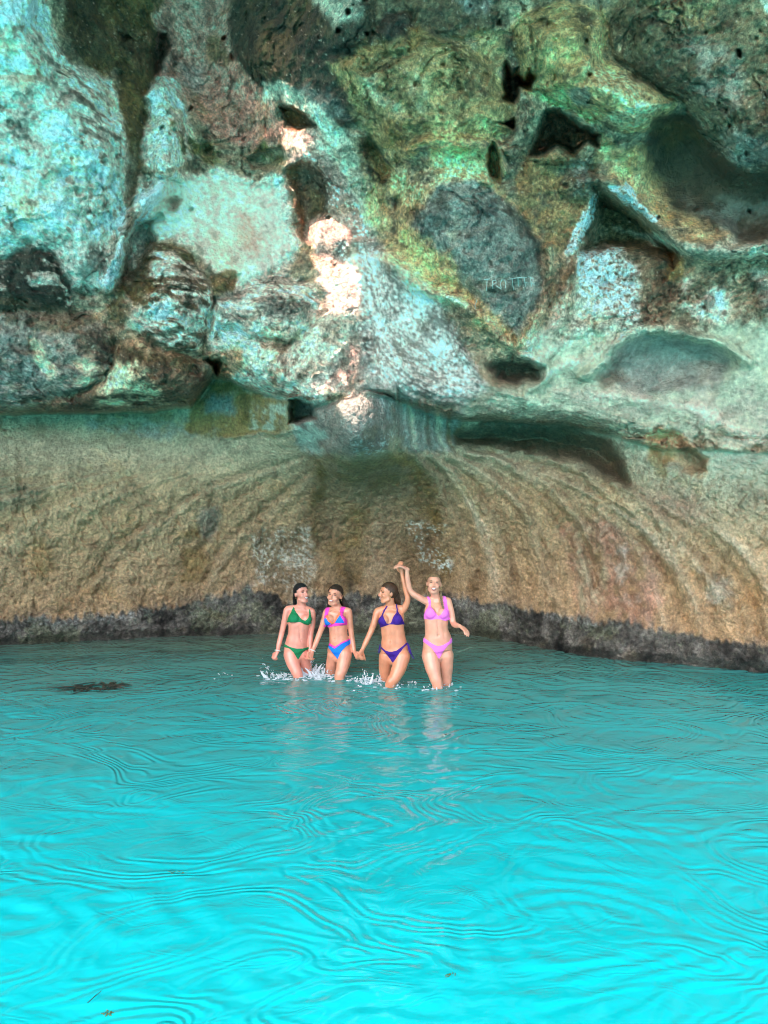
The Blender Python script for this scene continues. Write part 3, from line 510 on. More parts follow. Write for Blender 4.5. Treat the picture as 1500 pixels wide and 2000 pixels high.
# --- the skylight: a ragged opening in the roof, out of the picture, that lets the sun onto the drapes
def landing(Pv):
    """where a sunbeam through each roof point first meets the wall: bearing/height in wall coordinates"""
    n = len(Pv); lx = np.full(n, -9999.); ly = np.full(n, -9999.); done = np.zeros(n, bool)
    ui = np.arange(NU); pi_ = np.arange(NP)
    for tt in np.arange(.12, 9., .03):
        q = Pv-SUN[None]*tt; yy, zz = q[:, 1], q[:, 2]-CAM_H
        r = np.hypot(yy, zz); ph = np.arctan2(zz, yy); uu = q[:, 0]/r
        jc = np.clip(np.interp(uu, UU, ui), 0, NU-1.001); ic = np.clip(np.interp(ph, PHI, pi_), 0, NP-1.001)
        a, b = ic.astype(int), jc.astype(int); fa, fb = ic-a, jc-b
        rs = GR[a, b]*(1-fa)*(1-fb)+GR[a+1, b]*fa*(1-fb)+GR[a, b+1]*(1-fa)*fb+GR[a+1, b+1]*fa*fb
        hit = (~done) & (r > rs) & (ph < math.radians(34.7))
        if tt > .13:
            fr_ = np.clip((r-rs)/np.maximum((r-rs)-pd_, 1e-6), 0, 1)*.03; q = q+SUN[None]*np.where(hit, fr_, 0)[:, None]; yy, zz = q[:, 1], q[:, 2]-CAM_H
        pd_ = r-rs
        lx[hit] = 750+F*q[hit, 0]/q[hit, 1]; ly[hit] = 1000-F*zz[hit]/yy[hit]; done |= hit
    return lx, ly
cand = np.nonzero((pg > math.radians(34.95)) & (pg < math.radians(62)) & (ug > -.42) & (ug < .05))[0]
lx, ly = landing(V[cand].astype(np.float64))
Lq = np.stack([lx/30., ly/30., 0*lx], 1).astype(np.float32)
lxw = (lx+vnoise(Lq, 7)*6).astype(np.float32); lyw = (ly+vnoise(Lq+5, 8)*6).astype(np.float32)
cut = np.zeros(len(ug), bool)
_ok = ok; ok = np.ones(len(lxw), bool)
for p in LIT:
    i, s = poly_sd(p, lxw, lyw); cut[cand[i[s > 0]]] = True
ok = _ok

# --- rock material: painted colour of the surface with grain, pores and damp gloss
def rock_material():
    m, n, l, b, out = node_mat('cave_rock')
    vc = n.new('ShaderNodeVertexColor'); vc.layer_name = 'mineral_and_light'
    tc = n.new('ShaderNodeTexCoord')
    n1 = n.new('ShaderNodeTexNoise'); n1.inputs['Scale'].default_value = 26; n1.inputs['Detail'].default_value = 7; n1.inputs['Roughness'].default_value = .68
    n2 = n.new('ShaderNodeTexNoise'); n2.inputs['Scale'].default_value = 90; n2.inputs['Detail'].default_value = 4; n2.inputs['Roughness'].default_value = .7
    vo = n.new('ShaderNodeTexVoronoi'); vo.inputs['Scale'].default_value = 34
    for t_ in (n1, n2, vo): l.new(tc.outputs['Object'], t_.inputs['Vector'])
    mr = n.new('ShaderNodeMapRange'); mr.inputs[1].default_value = .36; mr.inputs[2].default_value = .64; mr.inputs[3].default_value = .5; mr.inputs[4].default_value = 1.45
    l.new(n1.outputs['Fac'], mr.inputs[0])
    mx = n.new('ShaderNodeMix'); mx.data_type = 'RGBA'; mx.blend_type = 'MULTIPLY'; l.new(vc.outputs['Alpha'], mx.inputs[0])
    l.new(vc.outputs[0], mx.inputs[6]); l.new(mr.outputs[0], mx.inputs[7]); m2 = n.new('ShaderNodeMapRange'); m2.inputs[1].default_value = .36; m2.inputs[2].default_value = .62; m2.inputs[3].default_value = .66; m2.inputs[4].default_value = 1.3; l.new(n2.outputs['Fac'], m2.inputs[0])
    mx2 = n.new('ShaderNodeMix'); mx2.data_type = 'RGBA'; mx2.blend_type = 'MULTIPLY'; l.new(vc.outputs['Alpha'], mx2.inputs[0]); l.new(mx.outputs[2], mx2.inputs[6]); l.new(m2.outputs[0], mx2.inputs[7]); l.new(mx2.outputs[2], b.inputs['Base Color'])
    a1 = n.new('ShaderNodeMath'); a1.operation = 'MULTIPLY_ADD'; a1.inputs[1].default_value = .35; l.new(n2.outputs['Fac'], a1.inputs[0]); l.new(n1.outputs['Fac'], a1.inputs[2])
    a2 = n.new('ShaderNodeMath'); a2.operation = 'MULTIPLY_ADD'; a2.inputs[1].default_value = .35; l.new(vo.outputs['Distance'], a2.inputs[0]); l.new(a1.outputs[0], a2.inputs[2])
    bp = n.new('ShaderNodeBump'); bp.inputs['Strength'].default_value = .9; bp.inputs['Distance'].default_value = .05
    l.new(a2.outputs[0], bp.inputs['Height']); l.new(bp.outputs[0], b.inputs['Normal'])
    rr = n.new('ShaderNodeMapRange'); rr.inputs[3].default_value = .45; rr.inputs[4].default_value = .8; l.new(n1.outputs['Fac'], rr.inputs[0]); l.new(rr.outputs[0], b.inputs['Roughness'])
    b.inputs['Specular IOR Level'].default_value = .38
    return m
ROCK = rock_material()

# --- cut the shell into rock masses
gi = np.arange(NP*NU).reshape(NP, NU)
quads = np.stack([gi[:-1, :-1], gi[:-1, 1:], gi[1:, 1:], gi[1:, :-1]], -1).reshape(-1, 4)[:, ::-1]
fc_x = QX[quads].mean(1); fc_y = QY[quads].mean(1); fphi = pg[quads].mean(1)
fid = np.where(fphi > math.radians(36.5), 3, np.where(UPm[quads].mean(1) > .5, 2, 0))
fid = np.where((tide[quads].mean(1) > .5) & (fid == 0), 1, fid)
MASSES = [('rock_face', B_LEFTFACE), ('boulder', B_STRATA), ('boulder', B_DOME), ('boulder', B_EGG), ('boulder', B_TONGUE), ('boulder', B_LEFTLOW), ('boulder', B_MOUND),
          ('rock_lobe', B_YELL), ('rock_lobe', B_LOBE), ('rock_lobe', B_RIGHTTOP), ('rock_lobe', B_GREENMASS), ('rock_knob', B_KNOB), ('hollow', B_OVAL), ('boulder', B_GRAF),
          ('flowstone', [(640,480),(740,470),(840,550),(890,650),(960,770),(860,795),(720,765),(690,650)]),
          ('rock_alcove', [(575,790),(770,775),(765,870),(690,890),(600,898),(575,870)]), ('rock_niche', [(405,735),(440,742),(560,780),(560,845),(430,860),(365,840),(370,800)]),
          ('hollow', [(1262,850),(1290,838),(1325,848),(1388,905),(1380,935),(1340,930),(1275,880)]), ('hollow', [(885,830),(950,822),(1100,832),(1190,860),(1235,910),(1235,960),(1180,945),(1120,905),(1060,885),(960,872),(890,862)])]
_ok = ok; ok = np.ones(len(fc_x), bool)
for k, (nm, p) in enumerate(MASSES):
    i, s = poly_sd(p, fc_x.astype(np.float32), fc_y.astype(np.float32)); i = i[(s > 0) & (fid[i] != 3)]; fid[i] = 10+k
ok = _ok
keep = ~cut[quads].any(1)
fn = np.cross(V[quads[:, 2]]-V[quads[:, 0]], V[quads[:, 3]]-V[quads[:, 1]])
VN = np.zeros_like(V)
for c_ in range(3):
    for k in range(4): VN[:, c_] += np.bincount(quads[:, k], weights=fn[:, c_], minlength=len(V)).astype(np.float32)
VN /= np.linalg.norm(VN, axis=1, keepdims=True)+1e-12
RGBA = np.concatenate([RGB, GRAIN[:, None]], 1)     # alpha: how grainy the stone is
def rock_piece(name, sel, parent=None):
    q = quads[sel & keep]; used, inv = np.unique(q, return_inverse=True)
    o = mesh_from(name, V[used], inv.reshape(-1, 4), ROCK, parent)
    at = o.data.color_attributes.new('mineral_and_light', 'FLOAT_COLOR', 'POINT'); at.data.foreach_set('color', RGBA[used].ravel())
    o.data.normals_split_custom_set_from_vertices(VN[used])
    return o
wall = tag(rock_piece('cave_wall', fid == 0), 'brown wrinkled lower cave wall rising from the turquoise water', kind='structure')
over = tag(rock_piece('cave_overhang', fid == 2), 'green, ochre and pale limestone overhang above the bathers', kind='structure')
roof = tag(rock_piece('cave_roof', fid == 3), 'rough grey limestone roof of the cave above the water', kind='structure')
tb_ = rock_piece('tide_band', fid == 1, wall); tb_['label'] = 'dark crusted tide band along the foot of the wall'
PIECE_LABEL = {0: 'large pale chalky rock face at upper left', 12: 'dark green oval hollow at upper right', 13: 'blue-grey boulder with scratched letters', 14: 'pale draped flowstone sweeping down to the right', 17: 'ochre hollow low on the right wall'}
for k, (nm, p) in enumerate(MASSES):
    if not (fid == 10+k).any(): continue
    par = wall if nm in ('rock_alcove', 'rock_niche') or k in (17, 18) else over
    o = rock_piece(nm, fid == 10+k, par)
    if k in PIECE_LABEL: o['label'] = PIECE_LABEL[k]
print('rock faces', len(quads), 'lit cut', cut.sum())

def wall_point(px, py, lift=0.):
    """point on the modelled wall at a given bearing and height"""
    ph = math.atan((1000-py)/F); u = (px-750)/F*math.cos(ph)
    jc = np.interp(u, UU, np.arange(NU)); ic = np.interp(ph, PHI, np.arange(NP)); a, b = int(ic), int(jc); fa, fb = ic-a, jc-b
    r = GR[a, b]*(1-fa)*(1-fb)+GR[a+1, b]*fa*(1-fb)+GR[a, b+1]*(1-fa)*fb+GR[a+1, b+1]*fa*fb-lift
    return np.array([r*u, r*math.cos(ph), CAM_H+r*math.sin(ph)])
# ------------------------------------------------------------------ water and sea bed
def wave_h(x, y):
    """swell and ripples of the water, metres"""
    P = np.stack([x*.55, y*.9, 0*x], 1).astype(np.float32)
    w1 = vnoise(P, 301); w2 = vnoise(P*2.1+7, 302)
    h = .020*w1+.012*w2
    Q = np.stack([x*1.0+w1*.35, y*1.45+w2*.35, 0*x+2], 1).astype(np.float32)
    g = fbm(Q, 2, 305, .4)
    h += .0040*np.sin(g*17)+.003*vnoise(Q*3.3, 306)
    return h
wxs = np.linspace(-7, 7, 520); wys = 1.2+(12.2-1.2)*np.linspace(0, 1, 560)**1.25
X, Y = np.meshgrid(wxs, wys); xf, yf = X.ravel(), Y.ravel()
h = wave_h(xf, yf)
edge = np.minimum(np.minimum((xf+7)/.8, (7-xf)/.8), np.minimum((yf-1.2)/.5, 1)); h *= np.clip(edge, 0, 1)
wg = np.arange(X.size).reshape(X.shape)
wq = np.stack([wg[:-1, :-1], wg[:-1, 1:], wg[1:, 1:], wg[1:, :-1]], -1).reshape(-1, 4)
WV = np.stack([xf, yf, h], 1)
# open sea beyond, as a frame of large quads round the rippled part
o0 = len(WV); B = 400.
WV = np.concatenate([WV, [(-B,-B,0),(B,-B,0),(B,60,0),(-B,60,0),(-7,1.2,0),(7,1.2,0),(7,12.2,0),(-7,12.2,0)]])
fr = [(o0+a, o0+b, o0+c, o0+d) for a, b, c, d in ((0,1,5,4),(1,2,6,5),(2,3,7,6),(3,0,4,7))]
def water_material():
    m, n, l, b, out = node_mat('turquoise_water')
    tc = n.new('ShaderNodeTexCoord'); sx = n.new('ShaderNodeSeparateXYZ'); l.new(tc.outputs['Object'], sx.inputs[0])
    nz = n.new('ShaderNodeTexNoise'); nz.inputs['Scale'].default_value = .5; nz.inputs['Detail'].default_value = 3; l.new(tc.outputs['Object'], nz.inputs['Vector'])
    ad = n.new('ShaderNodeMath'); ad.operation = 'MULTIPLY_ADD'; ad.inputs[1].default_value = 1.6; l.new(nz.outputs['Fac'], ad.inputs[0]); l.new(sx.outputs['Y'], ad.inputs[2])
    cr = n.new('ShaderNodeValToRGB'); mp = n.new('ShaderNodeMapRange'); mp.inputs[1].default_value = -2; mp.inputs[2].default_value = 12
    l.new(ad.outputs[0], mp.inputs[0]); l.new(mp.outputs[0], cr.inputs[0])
    e = cr.color_ramp.elements; e[0].position = .08; e[0].color = (.07,.34,.38,1); e[1].position = 1; e[1].color = (.17,.23,.18,1)  # first stop: unseen water behind the camera, less saturated to weaken its cyan bounce
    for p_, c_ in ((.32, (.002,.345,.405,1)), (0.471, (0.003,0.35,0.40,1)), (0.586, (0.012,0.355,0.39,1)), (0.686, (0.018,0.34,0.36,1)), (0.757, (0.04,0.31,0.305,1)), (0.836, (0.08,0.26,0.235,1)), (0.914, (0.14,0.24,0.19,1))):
        k = e.new(p_); k.color = c_  # greyer towards the wall: shallow depth plus the wall's reflection painted in
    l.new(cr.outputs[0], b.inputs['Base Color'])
    b.inputs['Roughness'].default_value = .03; b.inputs['IOR'].default_value = 1.333
    mpn = n.new('ShaderNodeMapping'); mpn.inputs['Scale'].default_value = (1.0, 1.5, 1); l.new(tc.outputs['Object'], mpn.inputs[0])
    n1 = n.new('ShaderNodeTexNoise'); n1.inputs['Scale'].default_value = .85; n1.inputs['Detail'].default_value = 2.2; n1.inputs['Roughness'].default_value = .4; n1.inputs['Distortion'].default_value = .9
    l.new(mpn.outputs[0], n1.inputs['Vector'])
    mu = n.new('ShaderNodeMath'); mu.operation = 'MULTIPLY'; mu.inputs[1].default_value = 130; l.new(n1.outputs['Fac'], mu.inputs[0])
    si = n.new('ShaderNodeMath'); si.operation = 'SINE'; l.new(mu.outputs[0], si.inputs[0])
    n2 = n.new('ShaderNodeTexNoise'); n2.inputs['Scale'].default_value = 5; n2.inputs['Detail'].default_value = 3; l.new(mpn.outputs[0], n2.inputs['Vector'])
    sm_ = n.new('ShaderNodeMath'); sm_.operation = 'MULTIPLY_ADD'; sm_.inputs[1].default_value = .32
    n3 = n.new('ShaderNodeTexNoise'); n3.inputs['Scale'].default_value = .7; n3.inputs['Detail'].default_value = 2; l.new(mpn.outputs[0], n3.inputs['Vector'])
    m3 = n.new('ShaderNodeMapRange'); m3.inputs[1].default_value = .35; m3.inputs[2].default_value = .65; m3.inputs[3].default_value = .25; m3.inputs[4].default_value = 1.25; l.new(n3.outputs['Fac'], m3.inputs[0])
    ms = n.new('ShaderNodeMath'); ms.operation = 'MULTIPLY'; l.new(si.outputs[0], ms.inputs[0]); l.new(m3.outputs[0], ms.inputs[1]); l.new(ms.outputs[0], sm_.inputs[0]); l.new(n2.outputs['Fac'], sm_.inputs[2])
    n4 = n.new('ShaderNodeTexNoise'); n4.inputs['Scale'].default_value = 2.3; n4.inputs['Detail'].default_value = 1.5; n4.inputs['Distortion'].default_value = 1.2; l.new(mpn.outputs[0], n4.inputs['Vector'])
    m4 = n.new('ShaderNodeMath'); m4.operation = 'MULTIPLY'; m4.inputs[1].default_value = 60; l.new(n4.outputs['Fac'], m4.inputs[0]); s4 = n.new('ShaderNodeMath'); s4.operation = 'SINE'; l.new(m4.outputs[0], s4.inputs[0])
    a4 = n.new('ShaderNodeMath'); a4.operation = 'MULTIPLY_ADD'; a4.inputs[1].default_value = .05; l.new(s4.outputs[0], a4.inputs[0]); l.new(sm_.outputs[0], a4.inputs[2])
    bp = n.new('ShaderNodeBump'); bp.inputs['Strength'].default_value = 1.0; bp.inputs['Distance'].default_value = .008
    l.new(a4.outputs[0], bp.inputs['Height']); l.new(bp.outputs[0], b.inputs['Normal'])
    return m
WATER = water_material()
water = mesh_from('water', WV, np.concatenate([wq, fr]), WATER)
tag(water, 'turquoise rippled water filling the cave', kind='structure')
m, n, l, b, out = node_mat('sand'); tc = n.new('ShaderNodeTexCoord'); nz = n.new('ShaderNodeTexNoise'); nz.inputs['Scale'].default_value = 3; l.new(tc.outputs['Object'], nz.inputs['Vector'])
cr = n.new('ShaderNodeValToRGB'); cr.color_ramp.elements[0].color = (.42,.36,.25,1); cr.color_ramp.elements[1].color = (.6,.54,.42,1); l.new(nz.outputs['Fac'], cr.inputs[0]); l.new(cr.outputs[0], b.inputs['Base Color']); b.inputs['Roughness'].default_value = .9
SAND = m
bx = np.linspace(-14, 14, 60); by = np.linspace(-10, 14, 60); X, Y = np.meshgrid(bx, by); bz = -.52-np.clip(8.5-Y, 0, 9)*.14+.05*vnoise(np.stack([X.ravel(), Y.ravel(), 0*X.ravel()], 1), 9).reshape(X.shape)*np.clip(8-Y, 0, 1)
bg_ = np.arange(X.size).reshape(X.shape)
bed = mesh_from('sea_bed', np.stack([X.ravel(), Y.ravel(), bz.ravel()], 1), np.stack([bg_[:-1, :-1], bg_[:-1, 1:], bg_[1:, 1:], bg_[1:, :-1]], -1).reshape(-1, 4), SAND)
tag(bed, 'pale sandy sea bed under the water', kind='structure')
# ------------------------------------------------------------------ people
from mathutils.bvhtree import BVHTree
def simple_mat(name, col, rough=.6, spec=.5, scale=30, var=.18, coat=0., bump=.0, sss=0.):
    m, n, l, b, out = node_mat(name)
    tc = n.new('ShaderNodeTexCoord'); nz = n.new('ShaderNodeTexNoise'); nz.inputs['Scale'].default_value = scale; nz.inputs['Detail'].default_value = 4
    l.new(tc.outputs['Object'], nz.inputs['Vector'])
    cr = n.new('ShaderNodeValToRGB'); c = np.array(col)
    cr.color_ramp.elements[0].position = .3; cr.color_ramp.elements[1].position = .7
    cr.color_ramp.elements[0].color = (*np.clip(c*(1-var), 0, 1), 1); cr.color_ramp.elements[1].color = (*np.clip(c*(1+var), 0, 1), 1)
    l.new(nz.outputs['Fac'], cr.inputs[0]); l.new(cr.outputs[0], b.inputs['Base Color'])
    b.inputs['Roughness'].default_value = rough; b.inputs['Specular IOR Level'].default_value = spec
    b.inputs['Coat Weight'].default_value = coat; b.inputs['Coat Roughness'].default_value = .15
    if sss:
        b.inputs['Subsurface Weight'].default_value = sss; b.inputs['Subsurface Radius'].default_value = (.02, .008, .005); b.inputs['Subsurface Scale'].default_value = .6
    if bump:
        bp = n.new('ShaderNodeBump'); bp.inputs['Strength'].default_value = bump; bp.inputs['Distance'].default_value = .004; l.new(nz.outputs['Fac'], bp.inputs['Height']); l.new(bp.outputs[0], b.inputs['Normal'])
    return m
class Geo:
    def __init__(s): s.v = []; s.f = []; s.n = 0
    def add(s, v, f):
        s.v.append(np.asarray(v, float)); s.f += [tuple(i+s.n for i in q) for q in f]; s.n += len(v)
    def tube(s, pts, rad, nseg=14, sub=4, lat=(1., 0., 0.), flat=None):
        """closed tapered tube through pts; rad = r or (r_lateral, r_other) at each point"""
        pts = np.array(pts, float); rad = np.array([(r, r) if np.isscalar(r) else r for r in rad], float)
        n = len(pts); P = []; Rr = []
        e = np.concatenate([[2*pts[0]-pts[1]], pts, [2*pts[-1]-pts[-2]]])
        for i in range(n-1):
            for k in range(sub):
                t = k/sub; a, b, c, d = e[i], e[i+1], e[i+2], e[i+3]
                P.append(.5*((2*b)+(c-a)*t+(2*a-5*b+4*c-d)*t*t+(3*b-a-3*c+d)*t**3)); tt = t*t*(3-2*t); Rr.append(rad[i]*(1-tt)+rad[i+1]*tt)
        P.append(pts[-1]); Rr.append(rad[-1]); P = np.array(P); Rr = np.array(Rr); m = len(P)
        # rounded ends
        T = np.gradient(P, axis=0); T /= np.linalg.norm(T, axis=1, keepdims=True)+1e-12
        for end in (0, 1):
            pe, te, re = (P[0], -T[0], Rr[0]) if end == 0 else (P[-1], T[-1], Rr[-1]); rm = re.min()
            ext = [(pe+te*rm*.55, re*.82), (pe+te*rm*.88, re*.45)]
            for q, r in ext:
                if end == 0: P = np.concatenate([[q], P]); Rr = np.concatenate([[r], Rr])
                else: P = np.concatenate([P, [q]]); Rr = np.concatenate([Rr, [r]])
        m = len(P); T = np.gradient(P, axis=0); T /= np.linalg.norm(T, axis=1, keepdims=True)+1e-12
        L = np.array(lat, float); vs = []
        for i in range(m):
            a = L-T[i]*(L@T[i])
            if np.linalg.norm(a) < .2: a = np.array((0, 0, 1.))-T[i]*T[i][2]
            a /= np.linalg.norm(a)+1e-12; b = np.cross(T[i], a); L = a if flat is None else L
            for k in range(nseg):
                g = 2*math.pi*k/nseg; vs.append(P[i]+a*math.cos(g)*Rr[i][0]+b*math.sin(g)*Rr[i][1])
        fs = [(i*nseg+k, i*nseg+(k+1) % nseg, (i+1)*nseg+(k+1) % nseg, (i+1)*nseg+k) for i in range(m-1) for k in range(nseg)]
        vs.append(P[0]); vs.append(P[-1]); c0 = m*nseg
        fs += [(c0, (k+1) % nseg, k) for k in range(nseg)]+[(c0+1, (m-1)*nseg+k, (m-1)*nseg+(k+1) % nseg) for k in range(nseg)]
        s.add(vs, fs)
    def ell(s, c, r, M=None, nu=16, nv=10):
        vs = []; c = np.array(c, float)
        for j in range(1, nv):
            th = math.pi*j/nv
            for i in range(nu):
                g = 2*math.pi*i/nu; q = np.array([math.sin(th)*math.cos(g)*r[0], math.sin(th)*math.sin(g)*r[1], math.cos(th)*r[2]])
                vs.append(c+(M @ q if M is not None else q))
        fs = [((j)*nu+i, (j+1)*nu+i, (j+1)*nu+(i+1) % nu, j*nu+(i+1) % nu) for j in range(nv-2) for i in range(nu)]
        top = np.array([0, 0, r[2]]); vs += [c+(M @ top if M is not None else top), c-(M @ top if M is not None else top)]; t = (nv-1)*nu
        fs += [(t, i, (i+1) % nu) for i in range(nu)]+[(t+1, (nv-2)*nu+(i+1) % nu, (nv-2)*nu+i) for i in range(nu)]
        s.add(vs, fs)
    def mesh(s, name):
        me = bpy.data.meshes.new(name); me.from_pydata(np.concatenate(s.v).tolist(), [], s.f); me.update(); return me
    def obj(s, name, mat, parent=None, org=(0, 0, 0), smooth=True):
        me = s.mesh(name); co = np.concatenate(s.v)-np.array(org); me.vertices.foreach_set('co', co.astype(np.float32).ravel())
        me.polygons.foreach_set('use_smooth', np.full(len(me.polygons), smooth)); me.materials.append(mat); me.update()
        o = bpy.data.objects.new(name, me); COL.objects.link(o)
        if parent: o.parent = parent
        return o
def rotm(yaw, pitch, roll):
    """yaw + turns the face to the right of the picture, pitch + looks up, roll + tips the head to the right"""
    cy, sy = math.cos(yaw), math.sin(yaw); cp_, sp_ = math.cos(pitch), math.sin(pitch); cr, sr = math.cos(roll), math.sin(roll)
    Rz = np.array([[cy, -sy, 0], [sy, cy, 0], [0, 0, 1]]); Rx = np.array([[1, 0, 0], [0, cp_, sp_], [0, -sp_, cp_]]); Ry = np.array([[cr, 0, sr], [0, 1, 0], [-sr, 0, cr]])
    return Ry @ Rz @ Rx
def hand(g, wrist, d, pn, side, curl=.6, size=1., thumb=.7):
    """palm and five fingers; d = direction of the hand, pn = out of the palm, side = +1/-1 for which edge the thumb is on"""
    d = np.array(d, float); d /= np.linalg.norm(d); pn = np.array(pn, float); pn -= d*(pn@d); pn /= np.linalg.norm(pn); w = np.cross(d, pn)*side
    k = size; W = np.array(wrist, float)
    g.tube([W-d*.02*k, W+d*.02*k, W+d*.055*k, W+d*.085*k], [(.021*k, .018*k), (.029*k, .017*k), (.036*k, .015*k), (.034*k, .012*k)], 12, 3, lat=w)
    for i, (off, ln) in enumerate(((.027, .070), (.009, .080), (-.010, .075), (-.028, .058))):
        p = W+d*(.083-.004*abs(i-1))*k+w*off*k; dirn = d+w*off*2.2; dirn /= np.linalg.norm(dirn); pts = [p-dirn*.012, p]; a = 0
        for sgm in (.42, .32, .26):
            a += curl*(1.0 if sgm > .4 else 1.1); q = dirn*math.cos(a)+pn*math.sin(a); p = p+q*ln*sgm*k; pts.append(p)
        g.tube(pts, [.0095*k, .0098*k, .0092*k, .0085*k, .0074*k], 8, 3, lat=w)
    p = W+d*.025*k+w*.026*k; t1 = d*.55+w*.75+pn*.3; t1 /= np.linalg.norm(t1); t2 = d*.85+w*.2+pn*thumb; t2 /= np.linalg.norm(t2)
    g.tube([p-t1*.012, p, p+t1*.032*k, p+t1*.032*k+t2*.03*k, p+t1*.032*k+t2*.052*k], [.013*k, .0135*k, .0115*k, .0105*k, .008*k], 8, 3, lat=w)
def in_poly(poly, x, y):
    p = np.array(poly, float); ins = np.zeros(len(x), bool); n = len(p)
    for i in range(n):
        a, b = p[i], p[(i+1) % n]; c = (a[1] > y) != (b[1] > y); e = b-a
        if abs(e[1]) > 1e-9: ins ^= c & (x < e[0]*(y-a[1])/e[1]+a[0])
    return ins
def seg_dist(pts, x, y):
    p = np.array(pts, float); d = np.full(len(x), 1e9)
    for i in range(len(p)-1):
        a, e = p[i], p[i+1]-p[i]; t = np.clip(((x-a[0])*e[0]+(y-a[1])*e[1])/(e@e+1e-9), 0, 1); d = np.minimum(d, np.hypot(x-a[0]-t*e[0], y-a[1]-t*e[1]))
    return d
CROPS = {2: (510., 1120., 7.143), 3: (690., 1080., 6.25)}
DARK = simple_mat('eye_dark', (.06,.03,.022), .3); TEETH = simple_mat('teeth', (.82,.80,.75), .3); LIP = simple_mat('lips', (.45,.13,.12), .4)
WHITEB = simple_mat('white_band', (.78,.76,.70), .5); GOLD = simple_mat('gold_chain', (.6,.42,.15), .3)

def make_person(spec):
    crop, Y0 = spec['crop'], spec['Y']; ox, oy, sc = CROPS[crop]
    def W(x, y, dy=0.):
        Y = Y0+dy; px = ox+x/sc; py_ = oy+y/sc; return np.array([Y*(px-750)/F, Y, CAM_H+Y*(1000-py_)/F])
    mpp = Y0/F/sc                                      # metres for one unit of the measured outline
    g = Geo(); st = spec['torso']; pts = []; rad = []
    for (y, xl, xr, dep, dy) in st:
        pts.append(W((xl+xr)/2, y, dy)); rad.append(((xr-xl)/2*mpp, dep))
    g.tube(pts, rad, 22, 4, lat=(1, 0, 0), flat=True)
    hc = W(*spec['head'][:2], spec.get('head_dy', -.02)); hs = spec['head'][2]*mpp/.222; M = rotm(*[math.radians(a) for a in spec['head'][3:6]])
    H = lambda x, y, z: hc+M @ (np.array([x, y, z])*hs)
    nb = W(*spec['neck'], .02); nt = H(0, .018, -.055)
    g.tube([nb-np.array((0, 0, .05)), nb, (nb+nt)/2, nt], [(.075, .05), (.056, .046), (.046, .045), (.046, .05)], 14, 4)
    for s_, (sx, sy) in zip((-1, 1), spec['shoulders']):   # collar and shoulder masses
        sh = W(sx, sy, .015); g.tube([nb+np.array((0, .005, -.035)), (nb+sh)/2+np.array((0, .005, -.006)), sh], [(.045, .042), (.042, .042), (.041, .043)], 12, 4, lat=(0, 1, 0))
    for bx_, by_ in spec['bust']:
        g.ell(W(bx_, by_, -.062), (.058, .055, .056))
    for k, (gx, gy) in enumerate(spec['glute']): g.ell(W(gx, gy, .075), (.085, .07, .085))
    for leg in spec['legs']:
        P = [W(x, y, dy) for x, y, r, dy in leg]; Rr = [r for *_, r, dy in leg]
        kn = P[-1]; foot = np.array([kn[0]+spec.get('foot_dx', 0), kn[1]+.10, -.50])
        P += [kn*.55+foot*.45+np.array((0, .035, 0)), foot*.92+kn*.08]; Rr += [.050, .034]
        g.tube(P, Rr, 16, 4); g.tube([foot+np.array((0, .03, .01)), foot+np.array((0, -.06, -.005)), foot+np.array((0, -.16, -.02))], [(.032, .035), (.038, .026), (.036, .014)], 12, 3)
    hn = []
    for arm in spec['arms']:
        P = [W(x, y, dy) for x, y, dy in arm['p']]; n = len(P); Rr = list(np.interp(np.linspace(0, 1, n), [0, .25, .5, .72, 1], [.040, .036, .031, .030, .0205])*arm.get('k', 1))
        g.tube(P, Rr, 14, 4)
        ht = W(*arm['hand']); hand(g, P[-1], ht-P[-1], arm['pn'], arm['side'], arm['curl'], arm.get('size', .95), arm.get('thumb', .7)); hn.append((P[-2], P[-1]))
    # head
    g.ell(H(0, .012, .026), np.array((.0735, .092, .086))*hs, M, 20, 14); g.ell(H(0, -.028, -.032), np.array((.058, .062, .074))*hs, M, 18, 12)
    g.ell(H(0, -.060, -.086), np.array((.024, .024, .022))*hs, M); g.tube([H(-.045, -.01, -.062), H(-.02, -.058, -.088), H(.02, -.058, -.088), H(.045, -.01, -.062)], [.022*hs, .02*hs, .02*hs, .022*hs], 10, 4)
    for s_ in (-1, 1):
        g.ell(H(s_*.036, -.060, -.026), np.array((.024, .024, .024))*hs, M); g.ell(H(s_*.074, .012, -.008), np.array((.010, .019, .030))*hs, M); g.ell(H(s_*.030, -.072, .030), np.array((.026, .014, .010))*hs, M)
    g.tube([H(0, -.082, .020), H(0, -.094, -.002), H(0, -.107, -.022)], [.009*hs, .010*hs, .0125*hs], 10, 3); g.ell(H(0, -.094, -.026), np.array((.017, .012, .009))*hs, M)
    g.ell(H(0, -.078, -.056), np.array((.026, .018, .020))*hs, M)
    # one continuous skin
    tmp = bpy.data.objects.new('tmp', g.mesh('tmp')); COL.objects.link(tmp)
    rm = tmp.modifiers.new('r', 'REMESH'); rm.mode = 'VOXEL'; rm.voxel_size = .0058
    sm_ = tmp.modifiers.new('s', 'SMOOTH'); sm_.factor = .5; sm_.iterations = 4
    dg = bpy.context.evaluated_depsgraph_get(); ev = tmp.evaluated_get(dg); me = ev.to_mesh()
    n = len(me.vertices); co = np.zeros(n*3, np.float32); me.vertices.foreach_get('co', co); co = co.reshape(-1, 3).astype(float)
    faces = np.zeros(len(me.loops), np.int32); me.loops.foreach_get('vertex_index', faces); lt = np.zeros(len(me.polygons), np.int32); me.polygons.foreach_get('loop_total', lt)
    assert (lt == 4).all(); faces = faces.reshape(-1, 4); ev.to_mesh_clear(); bpy.data.objects.remove(tmp)
